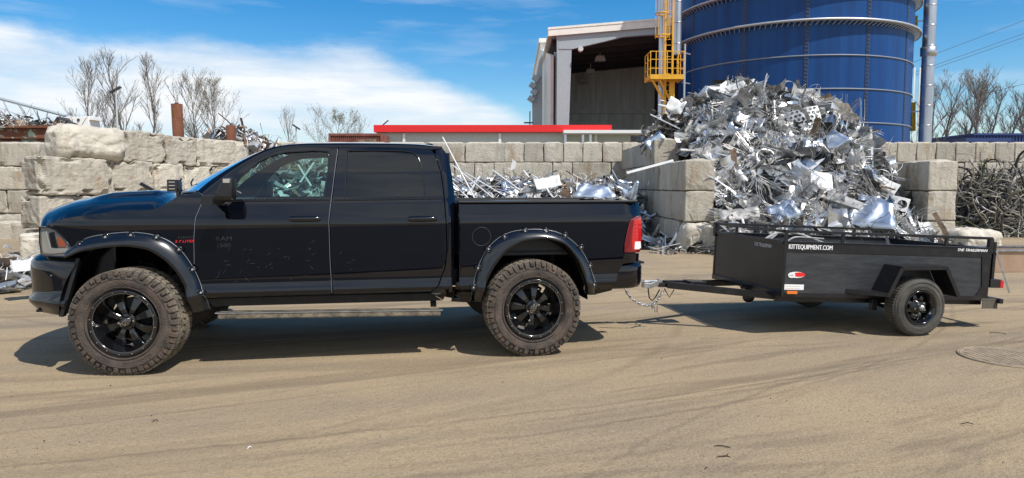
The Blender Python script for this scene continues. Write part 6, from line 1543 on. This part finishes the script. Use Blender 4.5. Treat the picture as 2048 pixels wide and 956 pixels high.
# -- loose scrap on the ground ahead of the bumper
rg.seed(4)
gx0, gx1 = gnd(-120, 585).x, gnd(62, 560).x
def h_g(x, y): return .22 * max(0, 1 - ((y - 11.4) / 1.5) ** 2) * max(0, min(1, (gx1 + .8 - x) / 1.2)) + .0
mb = MB(); fill(mb, h_g, gx0 - 1, gx1 + .8, 10.2, 12.6, 420, lambda x, y, z: z > .02, size=.8, depth=.06, wts=(.2, .2, .25, .1, .15, .1), spread=.35)
tag(mb.build('loose_scrap', MATS[:6]), 'loose bright and brown scrap strewn on the dirt ahead of the front bumper', 'scrap', None, 'stuff')
rg.seed(6)
def h_f(x, y): return .16 if 3.2 < x < 4.15 and 17.6 < y < 21 else (.10 if 3.5 < x < 5.2 and 16.7 < y < 17.4 else 0)
mb = MB(); fill(mb, h_f, 3.2, 5.2, 16.6, 21, 170, lambda x, y, z: True, size=.7, depth=.06, wts=(.15, .3, .1, .05, .3, .1), spread=.5)
tag(mb.build('loose_scrap', MATS[:6]), 'thin twisted scrap litter along the shaded foot of the divider wall', 'scrap', None, 'stuff')

# ---- single pieces one can pick out
def hit(px, py, hf, y0=15, y1=27):
    d = ray(px, py); t = y0
    while t < y1:
        p = d * (t / d.y); z = CAM_H + p.z
        if z < hf(p.x, p.y): return Vector((p.x, p.y, z))
        t += .05
    p = d * ((y1 + y0) / 2 / d.y); return Vector((p.x, p.y, CAM_H + p.z))
def piece(name, px, py, hf, rot, tilt, lab, cat, m, build, out_=.12, yaw=0, thick=.006, Y=None):
    p = hit(px, py, hf) if Y is None else at(px, py, Y); d = (p - Vector((0, 0, CAM_H))).normalized(); p = p - d * out_
    n = -Vector((d.x, d.y, 0)).normalized(); n = Matrix.Rotation(R(yaw), 3, 'Z') @ n; r_ = Vector((0, 0, 1)).cross(n).normalized()
    n = Matrix.Rotation(R(-tilt), 3, r_) @ n; u = n.cross(r_); Rm = Matrix((r_, u, n)).transposed() @ Matrix.Rotation(R(rot), 3, 'Z')
    mb = MB(); build(mb); o = mb.build(name, m); o.matrix_world = Matrix.Translation(p) @ Rm.to_4x4(); tag(o, lab, cat)
    if thick: s = o.modifiers.new('s', 'SOLIDIFY'); s.thickness = thick; s.offset = 0
    return o
def sh(w, h, bend=0, cr_=.01, nx=8, ny=5, taper=0, seed=0):
    def f(mb):
        rg.seed(seed + int(w * 100)); rows = []
        for i in range(ny + 1):
            r = []
            for j in range(nx + 1):
                u = j / nx - .5; v = i / ny - .5; k = 1 - taper * (v + .5); a = u * bend
                x = (math.sin(a) / bend if abs(bend) > .01 else u) * w * k; z = ((1 - math.cos(a)) / bend * w if abs(bend) > .01 else 0) + rg.gauss(0, cr_)
                r.append((x + rg.gauss(0, cr_ * .4), v * h + rg.gauss(0, cr_ * .4), z))
            rows.append(r)
        mb.grid(rows, smooth=True)
    return f
def holes(w, h, nx, ny, rad):
    def f(mb):
        loops = [dens([(-w / 2, -h / 2), (w / 2, -h / 2), (w / 2, h / 2), (-w / 2, h / 2)], .1)]; H_ = []
        for i in range(nx):
            for j in range(ny):
                cx = -w / 2 + w * (i + .5 + (.25 if j % 2 else -.25) * (nx > 2)) / nx; cy = -h / 2 + h * (j + .5) / ny; H_.append([(cx + rad * math.cos(a * math.pi / 5), cy + rad * math.sin(a * math.pi / 5)) for a in range(10)])
        vs = []; es = []
        for L_ in loops + H_: o = len(vs); vs += L_; es += [(o + i, o + (i + 1) % len(L_)) for i in range(len(L_))]
        V2, E2, F2, *_ = geometry.delaunay_2d_cdt([Vector(p) for p in vs], es, [], 0, 1e-5)
        F = [tuple(f_) for f_ in F2 if not any(inpoly(sum(V2[i][0] for i in f_) / 3, sum(V2[i][1] for i in f_) / 3, q) for q in H_)]
        mb.add([(v[0], v[1], .10 * math.cos(v[0] * 3)) for v in V2], F)
    return f
def ribs(w, h, n, rr_=.012, back=True):
    def f(mb):
        for i in range(n): x = -w / 2 + w * i / (n - 1); mb.bar((x, -h / 2, 0), (x, h / 2, .0), rr_, rr_ * 1.6)
        for y in (-h / 2, h / 2) if back else (): mb.bar((-w / 2, y, -.01), (w / 2, y, -.01), .03, .02)
    return f
def cyl(l, r_, r2=None):
    def f(mb): mb.cyl((0, -l / 2, 0), (0, l / 2, 0), r_, 24, r2=r2)
    return f
def ringf(r_, w):
    def f(mb): mb.lathe([(r_, -w / 2), (r_ * 1.25, -w / 2), (r_ * 1.25, w / 2), (r_, w / 2), (r_, -w / 2)], 28, axis='z')
    return f
def slab(w, h, t, tp=.75):
    def f(mb): mb.prism([(-w / 2, -h / 2, 0), (w / 2, -h / 2 * tp, 0), (w / 2 * .96, h / 2 * tp, 0), (-w / 2 * .9, h / 2, 0)], (0, 0, t))
    return f
hb = h_big
piece('folded_panel', 1452, 184, hb, 8, 25, 'long smooth pale panel lying across the very top of the big heap', 'metal panel', 'alu_white', sh(1.45, .42, .9, .012, taper=.25), .20)
piece('perforated_sheet', 1604, 240, hb, 14, 15, 'sheet punched with round holes near the upper right of the heap', 'perforated sheet', 'alu', holes(.95, .60, 8, 5, .045), .18)
piece('slotted_grate', 1566, 281, hb, 70, 20, 'slotted grate below the sheet with round holes', 'grate', 'alu', ribs(.34, .85, 9, .018), .15)
piece('curved_sheet', 1645, 290, hb, 22, 35, 'large curved mirror-like sheet on the right shoulder of the heap', 'metal sheet', 'alu_blue', sh(1.5, .5, .8, .03, taper=.5), .2)
piece('metal_collar', 1530, 316, hb, 0, 30, 'round metal collar with an open middle at mid height of the heap', 'collar', 'alu', ringf(.20, .16), .22, yaw=15, thick=0)
piece('white_tube', 1490, 362, hb, 38, 10, 'short white tube with a blunt end left of the heap centre', 'tube', 'alu_white', cyl(.62, .085), .25, thick=0)
piece('square_bar', 1467, 326, hb, 3, 5, 'upright grey brown square bar above the short white tube', 'bar', 'scrap_brown', slab(.17, .68, .12, 1), .22, thick=0)
piece('finned_panel', 1606, 361, hb, -38, 25, 'finned panel of thin parallel ribs low in the middle of the heap', 'finned panel', 'alu', ribs(.80, .62, 26, .008), .22, thick=0)
piece('dark_slab', 1684, 402, hb, -32, 55, 'dark grey tapering slab jutting out low right of the heap', 'slab', 'alu_dull', slab(1.0, .34, .05), .30, thick=0)
piece('flat_sheet', 1742, 424, hb, -6, 42, 'biggest flat bluish sheet at the foot of the heap above the trailer rear', 'metal sheet', 'alu_blue', sh(1.15, .95, .12, .04, taper=.35), .28)
piece('flat_sheet', 1655, 438, hb, 14, 50, 'dented sheet left of the biggest bluish sheet', 'metal sheet', 'alu', sh(.85, .6, .3, .03), .25)
piece('crumpled_sheet', 1566, 424, hb, 24, 30, 'creased bluish sheet at the foot of the heap above the trailer lettering', 'metal sheet', 'alu_blue', sh(.65, .5, .5, .03), .25)
piece('flat_sheet', 1478, 428, hb, 10, 45, 'dull flat sheet at the foot of the heap near its left end', 'metal sheet', 'alu_dull', sh(.9, .34, .3, .02), .25)
piece('two_hole_sheet', 1792, 408, hb, -14, 20, 'white plate with two big round holes at the right foot of the heap', 'plate', 'alu_white', holes(.58, .36, 2, 1, .115), .30)
piece('leaning_sheet', 1834, 432, hb, -30, 30, 'bent white sheet right of the plate with two holes', 'metal sheet', 'alu_white', sh(.7, .3, .6, .02), .25)
piece('leaning_timber', 1882, 450, hb, 28, 10, 'grey weathered timber leaning at the right foot of the heap', 'timber', 'scrap_brown', slab(.10, .62, .07, 1), .5, thick=0, Y=16.6)
piece('thin_rod', 1657, 316, hb, 34, 0, 'thin straight rod standing out over the curved mirror-like sheet', 'rod', 'scrap_dark', cyl(1.1, .012), .45, thick=0)
piece('crumpled_box', 1352, 213, hb, -25, 20, 'pleated crumpled box on the upper left slope of the heap', 'crumpled box', 'alu_white', sh(.55, .42, 1.6, .03), .2)
piece('bent_sheet', 1312, 284, hb, 35, 20, 'bent panel resting on the divider wall top at the heap left edge', 'metal panel', 'alu_blue', sh(.6, .45, .8, .02), .1, Y=21.6)
piece('flat_bar', 1300, 334, hb, -74, 20, 'long white flat bar lying across the top of the divider wall', 'bar', 'alu_white', slab(.07, 1.25, .03, 1), .0, thick=0, Y=18.6)
piece('long_strip', 1330, 243, hb, 62, 10, 'thin pale strip sticking out left from the upper heap', 'strip', 'alu', slab(.04, 1.0, .01, 1), .3, thick=0)
piece('torn_sheet', 1420, 300, hb, 30, 30, 'torn dull sheet on the left flank of the heap', 'metal sheet', 'alu_dull', sh(.7, .4, .5, .04), .2)
piece('curled_sheet', 1500, 245, hb, -20, 35, 'curled bright sheet high in the middle of the heap', 'metal sheet', 'alu', sh(.8, .4, 1.4, .02), .2)
piece('curled_sheet', 1455, 262, hb, 40, 30, 'small curled sheet left of the heap middle under the top panel', 'metal sheet', 'alu_blue', sh(.5, .4, 1.2, .02), .2)
piece('grey_panel', 1715, 275, hb, 8, 20, 'grey panel with a raised corner at the right shoulder of the heap', 'metal panel', 'alu_dull', sh(.75, .28, .3, .02), .2)
hl_ = h_low
piece('flat_sheet', 1190, 383, hl_, -4, 35, 'large flat blue-grey sheet lying behind the truck bed rail', 'metal sheet', 'alu_blue', sh(1.3, .45, .1, .035, taper=.35), .2, Y=20.6)
piece('bent_sheet', 1095, 366, hl_, 12, 40, 'bent white panel in the middle of the low heap', 'metal panel', 'alu_white', sh(.8, .45, .7, .02), .1, Y=21.4)
piece('spiky_sheet', 1247, 372, hl_, 62, 10, 'tall bluish shard standing beside the divider wall', 'metal sheet', 'alu_blue', sh(.5, .5, .4, .05, taper=.7), .1, Y=20.6)
piece('spiky_sheet', 1268, 382, hl_, -20, 0, 'dark bluish shard touching the foot of the divider wall', 'metal sheet', 'alu_blue', sh(.35, .6, .3, .03, taper=.8), .1, Y=20.2)
piece('spiky_sheet', 1222, 366, hl_, 25, 0, 'leaning bluish shard left of the tall one', 'metal sheet', 'alu', sh(.4, .5, .5, .05, taper=.6), .1, Y=21.2)
piece('upright_offcut', 1027, 330, hl_, -12, 0, 'small white offcut poking up from the low heap', 'offcut', 'alu_white', slab(.14, .36, .02, .6), .0, thick=0, Y=21.6)
piece('white_sheet', 58, 530, hl_, 8, 62, 'white sheet lying just ahead of the front bumper', 'metal sheet', 'alu_white', sh(.42, .30, .25, .02), .0, Y=9.9)
# fan of long pale extrusions behind the cab
for i, (a, b, l) in enumerate((((885, 274), (951, 400), 'longest pale extrusion leaning left behind the cab'), ((905, 330), (985, 395), 'second pale extrusion leaning behind the cab'), ((900, 360), (940, 400), 'short pale extrusion low behind the cab'), ((930, 345), (1010, 392), 'pale extrusion lying flattest behind the cab'), ((960, 352), (925, 404), 'pale extrusion crossing the others behind the cab'), ((985, 340), (1040, 380), 'bright flat bar right of the fan of extrusions'))):
    p = at(a[0], a[1], 20.6); q = at(b[0], b[1], 19.8); mb = MB(); mb.bar(p, q, .04, .02); tag(mb.build('metal_extrusion', 'alu_white'), l, 'extrusion')
for i, (a, b, Y0, Y1, l) in enumerate((((596, 330), (622, 372), 22, 21, 'crossed bright bar seen through the front window, leaning left'), ((628, 325), (600, 365), 22, 21, 'crossed bright bar seen through the front window, leaning right'))):
    mb = MB(); mb.bar(at(*a, Y0), at(*b, Y1), .05, .03); tag(mb.build('metal_bar', 'alu_white'), l, 'bar')
# a few pieces lying in the trailer
def TW(x, y, z): return TMI.inverted() @ Vector((x, y, z))
for pts_, r_, l in (([(XF + .15, -.05, ZT - .06), (XF + .5, .2, ZT + .06), (XF + .9, .35, ZT + .04), (XF + 1.3, .4, ZT - .08)], .014, 'bowed pale pipe arching above the trailer side'), ([(XF + .3, -.3, ZT - .05), (XF + .55, -.1, ZT + .02), (XF + 1.0, 0, ZT + .0)], .010, 'thin bent tube lying in the front of the trailer'), ([(XF + .9, -.5, ZT - .02), (XF + 1.5, -.1, ZT - .1)], .02, 'short straight pipe in the middle of the trailer')):
    mb = MB(); P = [TW(*p) for p in pts_]; Q = []
    for t in range(13):
        u = t / 12 * (len(P) - 1); i = min(len(P) - 2, int(u)); Q.append(P[i].lerp(P[i + 1], u - i))
    mb.tube(smooth3(Q, 2), r_, 8); tag(mb.build('bent_pipe', 'alu_dull'), l, 'pipe')
rg.seed(14); mb = MB()
for i in range(60):
    c = TW(rg.uniform(XF + .2, XR - .3), rg.uniform(-.6, .6), ZB + rg.uniform(.14, .28)); s_strip(mb, c, frame((Vector((0, 0, 1)) + rvec() * .05).normalized()), .05, rg.uniform(.3, .5), .1, rg.randrange(6))
tag(mb.build('scrap_load', MATS[:6]), 'scrap strips lying on the trailer floor', 'scrap load', None, 'stuff')

# ================================================================ GROUND LITTER
rg.seed(17); mb = MB()
def pebble(mb, x, y, r_, m=0):
    k = [Vector((math.cos(a) * math.cos(b), math.sin(a) * math.cos(b), math.sin(b))) for b in (-.5, .6) for a in [i * math.pi / 2.5 for i in range(5)]]
    vs = [((p * r_ * rg.uniform(.7, 1.2)) * 1 + Vector((x, y, r_ * .35)))[:] for p in k] + [(x, y, r_ * 1.1)]
    mb.add(vs, [(i, (i + 1) % 5, 5 + (i + 1) % 5, 5 + i) for i in range(5)] + [(5 + i, 5 + (i + 1) % 5, 10) for i in range(5)], m)
for _ in range(2600):
    px = rg.uniform(-40, 2088); py = 480 + 480 * rg.random() ** .75; p = gnd(px, py)
    if p.y > 20 : continue
    d_e = noise.noise(Vector((p.x * .8, p.y * .8, 7)))
    if d_e < rg.uniform(-.5, .35): continue
    pebble(mb, p.x, p.y, abs(rg.gauss(0, .0022)) + .0016 + (.004 if rg.random() < .02 else 0), 0 if rg.random() < .86 else 1)
tag(mb.build('gravel', ['gravel', 'twig_dark']), 'scattered grit and small stones on the packed dirt', 'gravel', None, 'stuff')
mb = MB()
for _ in range(500):
    p = Vector((rg.uniform(3.4, 5.3), 17.0 + rg.gauss(0, .12), 0)) if rg.random() < .6 else Vector((rg.uniform(-11, -8.8), rg.uniform(9.8, 13), 0)); pebble(mb, p.x, p.y, rg.uniform(.012, .05))
tag(mb.build('rubble', 'gravel'), 'broken stone rubble at the foot of the divider wall', 'rubble', None, 'stuff')
for i, (px, py, l, a, lab) in enumerate(((1444, 896, .10, -18, 'dark twig low at the centre right, uppermost of three'), (1446, 917, .09, 8, 'dark forked twig just under the uppermost one'), (1412, 940, .05, 60, 'short dark twig nearest the bottom edge'), (1934, 850, .08, -5, 'dark twig at the lower right'), (1996, 668, .16, -25, 'thin curved stem between the trailer wheel and the manhole'), (1420, 678, .22, 2, 'pale straw stalk below the trailer'), (311, 844, .035, 20, 'tiny dark chip in the open dirt at lower left'), (499, 898, .03, 60, 'tiny white chip low left of centre'))):
    p = gnd(px, py); mb = MB(); c, s = math.cos(R(a)), math.sin(R(a)); L_ = l
    P = [(p.x + c * L_ * (t - .5), p.y + s * L_ * (t - .5) + rg.gauss(0, L_ * .04), .006 + .010 * math.sin(t * 3)) for t in (0, .25, .5, .75, 1)]
    mb.tube(P, .0035 if l < .2 else .0025, 5)
    if i == 1: mb.tube([P[3], (P[3][0] + .02, P[3][1] + .03, .012)], .003, 5)
    tag(mb.build('dry_twig', 'alu_white' if i in (7,) else ('gravel' if i == 5 else 'twig_dark')), lab, 'twig')
